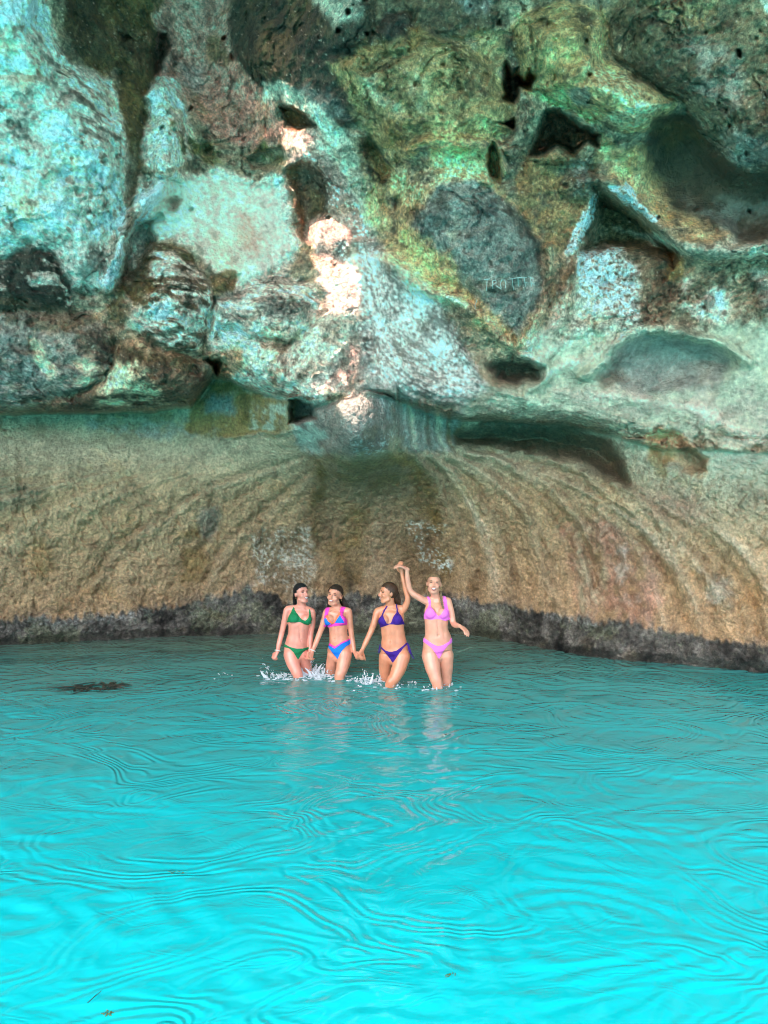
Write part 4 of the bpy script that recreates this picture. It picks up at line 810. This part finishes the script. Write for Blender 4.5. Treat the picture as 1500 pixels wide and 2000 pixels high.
    fnm = np.cross(co[faces[:, 2]]-co[faces[:, 0]], co[faces[:, 3]]-co[faces[:, 1]]); vn = np.zeros_like(co)
    for c_ in range(3):
        for k in range(4): vn[:, c_] += np.bincount(faces[:, k], weights=fnm[:, c_], minlength=n)
    vn /= np.linalg.norm(vn, axis=1, keepdims=True)+1e-12
    cx = ((co[:, 0]/co[:, 1]*F+750)-ox)*sc; cy = ((1000-(co[:, 2]-CAM_H)/co[:, 1]*F)-oy)*sc
    front = vn[:, 1] < .1
    # navel, midline, ribs, collar bones and the inner thigh line
    def dent(pts, wid, dep):
        d = seg_dist(pts, cx, cy)*mpp; m_ = np.exp(-(d/wid)**2)*front*(np.abs(co[:, 1]-Y0) < .25); co[:] -= vn*(m_*dep)[:, None]
    nv_ = spec['navel']; dent([nv_, (nv_[0], nv_[1]+6)], .009, .014); dent([(nv_[0], nv_[1]-30), spec['sternum']], .013, .006)
    for s_ in (-1, 1): dent([(nv_[0]+s_*75, nv_[1]+60), (nv_[0]+s_*70, nv_[1]-140)], .016, .004)
    cb = spec['neck']
    for (sx, sy) in spec['shoulders']: dent([(cb[0]+(sx-cb[0])*.2, cb[1]+28), (cb[0]+(sx-cb[0])*.75, cb[1]+(sy-cb[1])*.75+22)], .008, -.005)
    for s_ in (-1, 1): d_ = np.linalg.norm(co-H(s_*.030, -.088, .012), axis=1); co[:] -= vn*(np.exp(-(d_/.012)**2)*.003)[:, None]
    base = np.array([pts[0][0], Y0, -.52]); root = empty('person', base)
    tag(root, spec['label'], 'person', 'women holding hands in the water')
    body = mesh_from('body', co-base, faces, spec['skin'], root)
    bvh = BVHTree.FromPolygons(co.tolist(), faces.tolist())
    fcx, fcy = cx[faces].mean(1), cy[faces].mean(1); fco = co[faces].mean(1); fnf = vn[faces].mean(1)
    ntor = np.abs(fco[:, 1]-Y0) < .24
    def wear(name, sel, mat, lift=.0045, parent=root):
        q = faces[sel]
        if len(q) == 0: return None
        used, inv = np.unique(q, return_inverse=True)
        fq = inv.reshape(-1, 4); P = co[used]+vn[used]*lift-base
        ed = np.sort(np.concatenate([fq[:, [0, 1]], fq[:, [1, 2]], fq[:, [2, 3]], fq[:, [3, 0]]]), axis=1); ue, cnt = np.unique(ed, axis=0, return_counts=True); be = ue[cnt == 1]
        for _ in range(6):                             # even out the hem
            acc = np.zeros_like(P); num = np.zeros(len(P))
            for a_, b_ in ((0, 1), (1, 0)): np.add.at(acc, be[:, a_], P[be[:, b_]]); np.add.at(num, be[:, a_], 1)
            on = num >= 2; P[on] = P[on]*.5+acc[on]/num[on][:, None]*.5
        o = mesh_from(name, P, fq, mat, parent)
        so = o.modifiers.new('thickness', 'SOLIDIFY'); so.thickness = lift*1.3; so.offset = -1
        return o
    for (name, mat, polys, lines, both, lift) in spec['clothes']:
        sel = np.zeros(len(faces), bool)
        for p in polys: sel |= in_poly(p, fcx, fcy)
        for p, w_ in lines: sel |= seg_dist(p, fcx, fcy)*mpp < w_
        sel &= ntor & ((fnf[:, 1] < .25) | both); parent = root
        wear(name, sel, mat, lift)
    # strings hanging free
    for k, (name, p, r, mat) in enumerate(spec.get('strings', [])):
        gg = Geo(); gg.tube([W(*q) for q in p], [r]*len(p), 7, 4); gg.obj(name, mat, root, base)
    # face details laid on the skin
    fd = M @ np.array((0, 1., 0))
    def patch(name, poly, mat, lift=.0016, parent=root):
        P = []; p = np.array(poly, float); c = p.mean(0); rings = [1., .5]
        for rr in rings:
            for q in p: P.append(c+(q-c)*rr)
        P.append(c); out_ = []
        for x, z in P:
            o3 = H(x, -.16, z); hit = bvh.ray_cast(Vector(o3), Vector(fd))
            hp = np.array(hit[0]) if hit[0] else H(x, -.08, z); out_.append(hp-fd*lift)
        k = len(p); fs = [(i, (i+1) % k, k+(i+1) % k, k+i) for i in range(k)]+[(k+i, k+(i+1) % k, 2*k) for i in range(k)]
        me_ = bpy.data.meshes.new(name); me_.from_pydata([tuple(v-base) for v in out_], [], fs); me_.materials.append(mat); me_.update()
        o = bpy.data.objects.new(name, me_); COL.objects.link(o); o.parent = parent
        so = o.modifiers.new('thickness', 'SOLIDIFY'); so.thickness = .003; so.offset = 0
        return o
    for s_ in (-1, 1):
        patch('eye', [(s_*(.031+.0125*math.cos(a)), .012+.0042*math.sin(a)-.002*math.cos(a)**2) for a in np.linspace(0, 2*math.pi, 11)[:-1]], DARK)
        patch('eyebrow', [(s_*.015, .0305), (s_*.030, .0345), (s_*.048, .0305), (s_*.047, .0285), (s_*.030, .032), (s_*.016, .028)], spec['hairmat'])
    mo = spec.get('mouth', 1.); zc = -.051
    patch('lips', [(-.028, zc+.008), (-.012, zc+.007), (0, zc+.006), (.012, zc+.007), (.028, zc+.008), (.018, zc-.010*mo), (0, zc-.016*mo), (-.018, zc-.010*mo)], LIP)
    patch('teeth', [(-.019, zc+.0035), (0, zc+.002), (.019, zc+.0035), (.012, zc-.004*mo), (0, zc-.006*mo), (-.012, zc-.004*mo)], TEETH, .0032)
    # hair: a cap over the skull and long wet locks
    gh = Geo(); gc = Geo(); gc.ell((0, .012, .024), (.0815, .1005, .0965), None, 40, 30); cv = np.concatenate(gc.v)
    hl = spec.get('hairline', .072)
    cv[:, 1] += .004*np.sin(cv[:, 0]*300)*(cv[:, 2] < .08)
    keepv = cv[:, 2] > np.interp(cv[:, 1], [-.10, -.06, -.025, .0, .02], [hl, hl-.010, .034, -.030, -.13])
    fs = [q for q in gc.f if all(keepv[i] for i in q)]
    rr_ = np.random.default_rng(spec['seed']); rip = 1+.018*np.sin(np.arctan2(cv[:, 0], cv[:, 2]-.02)*26+cv[:, 1]*40)
    gh.add([H(*(p*r_)) for p, r_ in zip(cv, rip)], fs)
    for (root_l, ends, nlk, r0) in spec['locks']:
        for k in range(nlk):
            t_ = (k+.5)/nlk; a = np.array(root_l[0])*(1-t_)+np.array(root_l[1])*t_; pA = H(*a)
            path = [H(*(a*.93)), pA]
            for e_ in ends:
                q = W(e_[0]+(t_-.5)*e_[2]*2+rr_.normal()*3, e_[1]+rr_.normal()*4, e_[3]); path.append(q)
            path[-1][2] += rr_.normal()*.012
            gh.tube(path, list(np.interp(np.linspace(0, 1, len(path)), [0, .4, 1], [r0, r0, r0*.3])), 6, 4)
    for br in spec.get('braids', []):
        P = [W(*q) for q in br]; Pd = []
        for i in range(len(P)-1):
            for k in range(6): Pd.append(P[i]+(P[i+1]-P[i])*k/6)
        Pd.append(P[-1])
        for s_ in (-1, 1): gh.tube([p+np.array((.007*s_*math.sin(i*1.6), -.004*math.cos(i*1.6)*s_, 0)) for i, p in enumerate(Pd)], list(np.linspace(.010, .005, len(Pd))), 6, 2)
    hair = gh.obj('hair', spec['hairmat'], root, base)
    for (ai, t_, nm, mat) in spec.get('bands', []):
        a, b = hn[ai]; c = a+(b-a)*t_; d_ = (b-a)/np.linalg.norm(b-a); e1 = np.cross(d_, (0, 1, .1)); e1 /= np.linalg.norm(e1); e2 = np.cross(d_, e1); gb = Geo()
        ring = [c+(e1*math.cos(t)+e2*math.sin(t))*.0285 for t in np.linspace(0, 2*math.pi, 17)]; gb.tube(ring, [.0055]*17, 8, 1); gb.obj(nm, mat, root, base)
    if 'necklace' in spec:
        gb = Geo(); q = []
        for p in spec['necklace']:
            w_ = W(*p); hit = bvh.ray_cast(Vector((0, 0, CAM_H)), Vector(w_)-Vector((0, 0, CAM_H))); q.append(np.array(hit[0])-np.array((0, .004, 0)) if hit[0] else w_)
        gb.tube(q, [.0022]*len(q), 6, 3); gb.obj('necklace', GOLD, root, base)
    for s_ in (-1, 1):
        ge = Geo(); ge.ell(H(s_*.082, .0, -.045), np.array((.005, .005, .006))*hs, None, 8, 6); ge.obj('earring', GOLD, root, base)
    return root
SK = lambda nm, c: simple_mat(nm, c, .36, .5, 14, .10, .25, .0, .12)
GREEN = simple_mat('green_fabric', (.008,.20,.075), .75, .3, 90, .12, 0, .2); BLUE = simple_mat('blue_fabric', (.01,.20,.80), .75, .3, 90, .1, 0, .2); HOT = simple_mat('hot_pink_trim', (.90,.06,.45), .75, .3, 90, .08); ORNG = simple_mat('orange_trim', (.95,.22,.10), .75, .3, 90, .08)
PURP = simple_mat('purple_fabric', (.045,.010,.22), .75, .3, 90, .12, 0, .2); PINKF = simple_mat('pink_fabric', (.92,.20,.72), .75, .3, 90, .06, 0, .2)
hair_k = dict(scale=60, var=.4, coat=.0)
HB = simple_mat('black_hair', (.012,.011,.012), .48, .35, **hair_k); HD = simple_mat('dark_brown_hair', (.028,.016,.011), .48, .35, **hair_k); HBR = simple_mat('brown_hair', (.06,.030,.016), .48, .35, **hair_k); HL = simple_mat('light_brown_hair', (.20,.125,.065), .5, .35, **hair_k)
P1_ = dict(crop=2, Y=8.12, seed=1, skin=SK('fair_pink_skin', (.74,.29,.21)), hairmat=HB, label='woman in a green bikini, leftmost of the four, free fist at her side',
    torso=[(1165,430,600,.07,.0),(1095,322,655,.105,.01),(1020,322,652,.105,.01),(950,345,648,.092,.0),(850,374,650,.082,-.005),(780,380,660,.086,-.005),(700,376,678,.092,.0),(620,374,688,.092,.01),(555,390,690,.082,.015),(500,440,660,.062,.02)],
    head=(562,276,268,42,2,-4), neck=(562,462), shoulders=[(372,505),(705,535)], bust=[(458,628),(630,640)], glute=[(420,1080),(560,1080)], navel=(548,930), sternum=(530,740),
    legs=[[(412,1120,.082,-.01),(438,1230,.074,-.05),(485,1350,.061,-.09),(515,1445,.055,-.10)],[(578,1120,.080,.02),(610,1230,.071,.05),(640,1360,.059,.08),(650,1450,.053,.08)]],
    arms=[dict(p=[(362,515,.01),(332,640,.0),(292,810,.0),(255,960,-.03),(226,1095,-.06)], hand=(170,1180,-.08), pn=(.6,.5,.3), side=-1, curl=1.25, thumb=.9),
          dict(p=[(712,548,.02),(714,690,.03),(694,840,.03),(686,970,.0),(682,1080,-.03)], hand=(672,1190,-.06), pn=(-.5,-.6,0), side=1, curl=.8)],
    clothes=[('bikini_top', GREEN, [[(442,470),(458,470),(475,520),(520,590),(565,640),(620,660),(657,620),(672,570),(670,500),(684,500),(694,570),(702,640),(692,690),(655,722),(620,702),(540,672),(450,675),(368,682),(368,640),(390,600),(425,540),(440,500)]], [([(368,672),(450,668),(540,668),(620,695),(700,690)], .008)], True, .0055),
             ('bikini_bottom', GREEN, [[(300,965),(330,985),(400,1025),(500,1050),(580,1048),(665,1025),(665,1058),(620,1068),(575,1110),(535,1165),(515,1200),(490,1165),(455,1100),(400,1048),(300,1018)]], [], True, .0055)],
    locks=[(((-.06,.04,.03),(.03,.09,.03)),[(468,350,18,.06),(474,445,20,.075)],24,.015),(((-.076,.02,.02),(-.06,.06,.0)),[(458,330,8,.02),(462,430,12,.05)],12,.011)], bands=[(0,.86,'bracelet',WHITEB)], mouth=1.3)
P2_ = dict(crop=2, Y=8.05, seed=2, skin=SK('light_tan_skin', (.72,.30,.19)), hairmat=HD, label='woman in a blue bikini with hot pink and orange trim, second from left',
    torso=[(1165,990,1175,.07,.0),(1095,940,1255,.105,.01),(1030,942,1250,.105,.01),(950,948,1230,.092,.0),(850,950,1203,.080,-.005),(780,946,1198,.084,-.005),(700,928,1195,.090,.0),(620,902,1192,.092,.01),(560,908,1195,.082,.015),(510,960,1160,.062,.02)],
    head=(1030,303,285,-20,-2,9), neck=(1058,482), shoulders=[(918,540),(1215,530)], bust=[(955,650),(1105,650)], glute=[(1030,1080),(1170,1080)], navel=(1020,915), sternum=(1035,740),
    legs=[[(1020,1120,.076,.03),(990,1250,.068,.08),(968,1400,.057,.12)],[(1165,1115,.084,-.02),(1152,1230,.077,-.06),(1122,1350,.065,-.10),(1092,1450,.056,-.12)]],
    arms=[dict(p=[(910,550,.01),(872,690,.0),(822,820,.0),(768,960,-.03),(716,1085,-.05)], hand=(676,1195,-.08), pn=(.5,-.6,0), side=1, curl=.9),
          dict(p=[(1222,545,.02),(1240,690,.02),(1256,820,.02),(1280,970,.0),(1300,1092,-.04)], hand=(1345,1180,-.08), pn=(.6,.5,.2), side=1, curl=.95)],
    clothes=[('bikini_top', BLUE, [[(878,610),(905,590),(940,660),(985,700),(935,742),(895,725)],[(1025,695),(1100,580),(1150,640),(1190,690),(1100,712),(1040,705)]], [], False, .0045),
             ('pink_trim', HOT, [[(905,480),(960,480),(926,590),(905,625),(885,640),(880,600)],[(1105,470),(1185,470),(1152,520),(1138,590),(1200,650),(1200,718),(1170,700),(1108,600),(1098,560)],[(925,735),(960,703),(1000,690),(1200,688),(1200,716),(1080,730),(1000,738),(935,756)]], [([(880,728),(935,742)], .010)], False, .0062),
             ('orange_trim', ORNG, [[(900,600),(928,585),(960,650),(1000,688),(1040,640),(1078,555),(1102,540),(1108,572),(1060,642),(1030,692),(985,705),(935,668)]], [], False, .0070),
             ('bikini_bottom', BLUE, [[(925,972),(1030,1045),(1120,975),(1225,925),(1246,918),(1246,985),(1190,1012),(1130,1072),(1095,1132),(1068,1195),(1020,1132),(960,1055),(925,1010)]], [], True, .0050),
             ('waist_trim', HOT, [[(925,955),(1030,1022),(1110,967),(1215,917),(1246,905),(1246,922),(1225,932),(1120,980),(1030,1049),(925,985)]], [], True, .0068)],
    locks=[(((-.06,.05,.03),(.06,.05,.03)),[(1090,380,60,.06),(1110,470,80,.075)],20,.013),(((.07,.02,.0),(.06,.06,.0)),[(1150,380,18,.02),(1205,500,28,.03)],16,.012),(((-.076,.02,.02),(-.06,.06,.0)),[(942,390,8,.02),(926,495,12,.03)],10,.011)], bands=[(0,.90,'bracelet',WHITEB)])
P3_ = dict(crop=3, Y=7.76, seed=3, skin=SK('tan_skin', (.68,.265,.145)), hairmat=HBR, label='woman in a purple string bikini looking left, one arm raised',
    torso=[(1290,400,590,.075,.0),(1230,332,682,.112,.01),(1165,334,676,.112,.01),(1100,338,655,.098,.0),(1020,345,634,.088,-.005),(940,338,622,.090,-.005),(870,330,622,.096,.0),(800,318,622,.097,.01),(740,315,622,.088,.015),(690,350,590,.066,.02)],
    head=(424,488,246,-72,3,-4), neck=(452,655), shoulders=[(298,715),(605,690)], bust=[(375,822),(532,815)], glute=[(430,1220),(570,1220)], navel=(448,1088), sternum=(445,900),
    legs=[[(412,1260,.086,.03),(392,1400,.072,.08),(402,1540,.058,.11)],[(592,1255,.092,-.02),(558,1400,.078,-.07),(505,1520,.064,-.11),(455,1605,.056,-.12)]],
    arms=[dict(p=[(290,730,.01),(256,850,.0),(214,960,.0),(158,1080,-.03),(112,1180,-.05)], hand=(62,1285,-.09), pn=(.6,-.5,0), side=-1, curl=.9, size=1.),
          dict(p=[(610,695,.01),(648,625,-.01),(664,548,-.03),(628,400,-.03),(592,245,-.03)], hand=(562,140,-.03), pn=(.5,.6,0), side=1, curl=.55, k=.95)],
    clothes=[('bikini_top', PURP, [[(360,748),(375,800),(412,872),(320,910),(300,850),(320,800)],[(535,708),(580,770),(614,850),(607,870),(453,870),(490,790)]], [([(358,750),(385,700),(412,650)], .0055),([(533,712),(530,660),(526,615)], .0055),([(300,905),(330,905),(430,868),(460,866),(640,866)], .0055)], False, .0055),
             ('bikini_bottom', PURP, [[(318,1130),(345,1150),(400,1195),(460,1210),(530,1190),(600,1140),(650,1093),(690,1080),(690,1098),(660,1108),(600,1168),(555,1232),(520,1288),(483,1340),(445,1283),(400,1222),(345,1168),(318,1148)]], [], True, .0055)],
    strings=[('tie_string', [(662,1100,-.05),(690,1170,-.06),(712,1240,-.05),(738,1290,-.05)], .006, PURP),('tie_string', [(660,1100,-.05),(680,1190,-.07),(705,1235,-.07)], .006, PURP),('tie_string', [(328,1120,-.03),(318,1165,-.04),(312,1215,-.04)], .006, PURP)],
    locks=[(((-.05,.07,.05),(.06,.07,.0)),[(530,480,14,.02),(548,560,18,.03),(556,618,20,.04)],22,.015),(((.05,.03,.06),(.07,.03,.0)),[(490,470,22,-.03),(525,560,22,.0),(545,606,22,.02)],16,.012),(((.0,.1,.03),(.03,.09,-.04)),[(505,540,24,.06),(530,610,30,.06)],14,.014)], mouth=1.1, hairline=.076)
P4_ = dict(crop=3, Y=7.69, seed=4, skin=SK('fair_tan_skin', (.74,.33,.22)), hairmat=HL, label='woman in a plain pink bikini laughing, rightmost of the four',
    torso=[(1250,950,1130,.075,.0),(1190,845,1212,.114,.01),(1120,850,1208,.114,.01),(1040,860,1198,.100,.0),(960,874,1163,.088,-.005),(900,874,1154,.090,-.005),(830,868,1158,.095,.0),(760,864,1168,.096,.01),(690,868,1164,.086,.015),(630,900,1140,.070,.02),(590,940,1100,.055,.02)],
    head=(984,374,250,-3,4,3), neck=(1012,548), shoulders=[(895,592),(1155,590)], bust=[(945,735),(1092,735)], glute=[(960,1180),(1100,1180)], navel=(1040,1000), sternum=(1030,830),
    legs=[[(940,1240,.093,-.01),(965,1380,.081,-.06),(1000,1520,.064,-.10),(1030,1632,.055,-.11)],[(1122,1240,.089,.02),(1132,1380,.075,.04),(1134,1520,.060,.06),(1132,1610,.054,.06)]],
    arms=[dict(p=[(895,595,.01),(795,540,-.01),(698,466,-.02),(664,330,-.03),(650,192,-.04)], hand=(560,150,-.05), pn=(-.1,.2,-.9), side=-1, curl=.5, k=.95),
          dict(p=[(1160,605,.01),(1192,720,.0),(1222,855,-.03),(1262,885,-.10),(1302,893,-.16)], hand=(1352,930,-.20), pn=(-.3,.3,-.6), side=1, curl=.35)],
    clothes=[('bikini_top', PINKF, [[(882,500),(915,520),(942,570),(946,660),(985,710),(1035,772),(1075,750),(1110,690),(1100,600),(1088,510),(1115,510),(1140,580),(1152,660),(1176,740),(1170,802),(1120,828),(1060,802),(950,808),(856,802),(866,750),(898,690),(924,640),(914,580)]], [([(856,796),(950,802),(1060,798),(1120,822),(1176,800)], .008)], True, .0055),
             ('bikini_bottom', PINKF, [[(838,1022),(870,1040),(960,1105),(1030,1140),(1100,1125),(1170,1080),(1195,1040),(1225,1025),(1225,1072),(1150,1132),(1100,1192),(1060,1268),(1043,1295),(1010,1232),(960,1162),(900,1112),(838,1072)]], [], True, .0055)],
    locks=[(((-.05,.09,.03),(.05,.09,.03)),[(985,440,30,.08),(985,520,24,.07)],12,.012)], braids=[[(905,420,.0),(908,470,.0),(912,520,.0)],[(1062,470,.0),(1072,540,-.05),(1082,620,-.07),(1104,692,-.085)]], mouth=1.4, hairline=.074, necklace=[(950,560,0),(975,610,0),(1010,650,0),(1040,610,0),(1065,560,0)])
for sp_ in (P1_, P2_, P3_, P4_): make_person(sp_)
# ------------------------------------------------------------------ splashes, weed, scratched letters
def at_water(px, py_, z=0.):
    Y = F*(CAM_H-z)/(py_-1000); return np.array([Y*(px-750)/F, Y, z])
m, n, l, b, out = node_mat('splash_water'); b.inputs['Base Color'].default_value = (.72,.84,.88,1); b.inputs['Roughness'].default_value = .12; b.inputs['IOR'].default_value = 1.33; b.inputs['Transmission Weight'].default_value = .08
nz = n.new('ShaderNodeTexNoise'); nz.inputs['Scale'].default_value = 60; tc = n.new('ShaderNodeTexCoord'); l.new(tc.outputs['Object'], nz.inputs['Vector']); cr = n.new('ShaderNodeValToRGB'); cr.color_ramp.elements[0].color = (.50,.62,.68,1); cr.color_ramp.elements[1].color = (.85,.89,.93,1); l.new(nz.outputs['Fac'], cr.inputs[0]); l.new(cr.outputs[0], b.inputs['Base Color'])
SPLASH = m
def splash(label, spots, seed):
    """spots: (px, py of the foot on the water, half width m, height m, count, sideways lean)"""
    r = np.random.default_rng(seed); g = Geo()
    for (px, py_, hw, ht, cnt, lean) in spots:
        c = at_water(px, py_)
        for k in range(cnt):
            a = r.normal()*.5; t = r.random()**1.7; h_ = t*ht*(1-.5*min(1, abs(a)))
            p = c+np.array((a*hw+lean*h_, r.normal()*.06, h_+.004)); s = (.002+.0065*r.random()**2.5)*(1.25-.6*t)
            d = np.array((lean+a*.6+r.normal()*.4, r.normal()*.3, .7+r.normal()*.4)); d /= np.linalg.norm(d); e1 = np.cross(d, (0, 1, 0)); e1 /= np.linalg.norm(e1)+1e-9
            M = np.stack([e1, np.cross(d, e1), d], 1); st = 1+2.2*r.random()**2
            g.ell(p, (s, s, s*st), M, 6, 4)
        for k in range(cnt//30):               # thin tongues of water thrown up from the surface
            a = r.normal()*.55; b0 = c+np.array((a*hw, r.normal()*.05, -.01)); hh = ht*(.25+.5*r.random()); tip = b0+np.array((lean*hh+a*.05, 0, hh))
            g.tube([b0, (b0+tip)/2+np.array((r.normal()*.01, 0, hh*.1)), tip], [(.022+.02*r.random(), .008), (.012, .006), (.004, .004)], 7, 3)
        for k in range(cnt//4):                        # foam flecks on the water round it
            p = c+np.array((r.normal()*hw*1.15, r.normal()*.12, .0)); p[2] = wave_h(p[:1], p[1:2])[0]+.004; g.ell(p, (.008+.02*r.random(), .006+.01*r.random(), .005), None, 7, 4)
    o = g.obj('water_splash', SPLASH); tag(o, label, 'splash', None, 'stuff'); return o
splash('white splash thrown up between the green and the blue bikini', [(602,1318,.10,.19,190,.15),(632,1322,.12,.14,230,-.1),(660,1324,.07,.10,60,.3),(580,1326,.09,.04,30,0)], 3)
splash('scattered droplets left of the woman in green', [(527,1322,.07,.20,40,-.5),(552,1324,.08,.08,50,-.3),(440,1318,.07,.02,10,0)], 4)
splash('small splash left of the purple bikini', [(714,1334,.08,.15,90,-.2),(742,1332,.07,.09,60,.2),(690,1330,.08,.03,16,0)], 5)
splash('low foam round the legs of the two women on the right', [(768,1338,.10,.03,34,0),(850,1342,.12,.02,26,0),(875,1338,.10,.02,20,0),(800,1336,.12,.02,16,0)], 6)
# dark weed floating under the left wall and scraps near the viewer
WEED = simple_mat('wet_weed', (.020,.022,.014), .35, .5, 40, .5); WEEDG = simple_mat('green_weed', (.05,.10,.03), .5, .4, 40, .4)
def weed(name, label, cat, px, py_, rx, ry, cnt, rad, mat, seed, lift=.010):
    r = np.random.default_rng(seed); c = at_water(px, py_); root = empty(name, c); tag(root, label, cat)
    g = Geo(); g2 = Geo()
    for k in range(cnt):
        a = r.random()*2*math.pi; q = r.random()**.5; p0 = np.array((math.cos(a)*q*rx*.6, math.sin(a)*q*ry*.6, 0)); d = np.array((math.cos(a)*rx*.35+r.normal()*rx*.25, r.normal()*ry*.3, 0)); pts = []
        for t in (0, .33, .66, 1.): p = p0+d*t+np.array((0, math.sin(t*3+a)*ry*.15, 0)); w = p+c; p[2] = wave_h(w[:1], w[1:2])[0]+lift*(1-q*.7)*(1 if t < .9 else .3); pts.append(p)
        (g if k % 3 else g2).tube(pts, [(rad, rad*.6), (rad*1.2, rad*.6), (rad, rad*.5), (rad*.3, rad*.3)], 6, 3)
    g.obj('frond', mat, root)
    if g2.v: g2.obj('frond', mat, root)
    return root
weed('seaweed_clump', 'dark clump of seaweed floating left of the women', 'seaweed', 190, 1341, .40, .34, 64, .0065, WEED, 8, .014)
weed('seaweed_tuft', 'small green weed tuft near the bottom left corner', 'seaweed', 210, 1980, .022, .02, 16, .0016, WEEDG, 9, .004)
weed('seaweed_scrap', 'tiny weed scrap below the bathers at bottom centre', 'seaweed', 884, 1909, .03, .02, 10, .0017, WEEDG, 10, .004)
weed('seaweed_scrap', 'faint weed scrap left of centre in the bright water', 'seaweed', 345, 1704, .05, .02, 9, .0018, WEEDG, 12, .003)
c = at_water(184, 1950, .004); gt = Geo(); gt.tube([(-.012,-.03,.004),(0,0,.006),(.012,.035,.004)], [.0014,.0016,.0010], 6, 3); tw = gt.obj('twig', WEED); tw.location = c; tag(tw, 'thin dark twig floating above the green weed tuft', 'twig')
# letters scratched into the blue-grey boulder
STROKES = [[(340,495),(430,486)],[(385,490),(382,580),(378,660)],[(465,520),(470,625)],[(465,515),(510,500),(522,540),(470,570)],[(515,585),(590,632)],[(650,502),(600,500),(574,560),(592,612)],[(645,508),(662,560),(650,620)],
           [(700,490),(800,474)],[(755,490),(760,570),(776,650)],[(790,472),(890,465)],[(836,470),(846,590)],[(880,470),(965,465)],[(930,475),(946,596)],[(936,540),(972,534)],[(1018,462),(1036,592)],[(990,450),(1062,482),(1054,515),(1030,530)],[(1040,545),(1078,566)],[(235,795),(206,880),(215,930)]]
CHALK = simple_mat('scratched_stone', (.56,.57,.52), .8, .3, 120, .25)
g = Geo()
for st_ in STROKES:
    q = []
    for i in range(len(st_)-1):
        for k in range(5): a = np.array(st_[i])*(1-k/5)+np.array(st_[i+1])*k/5; q.append(a)
    q.append(np.array(st_[-1])); g.tube([wall_point(900+x/7.5, 480+y/7.5, .004) for x, y in q], [.0040]*len(q), 6, 1)
graf = [o for o in bpy.data.objects if o.get('label') == PIECE_LABEL[13]]
lt_ = g.obj('scratched_lettering', CHALK, graf[0] if graf else over); lt_['label'] = 'TROTTER scratched in pale strokes'
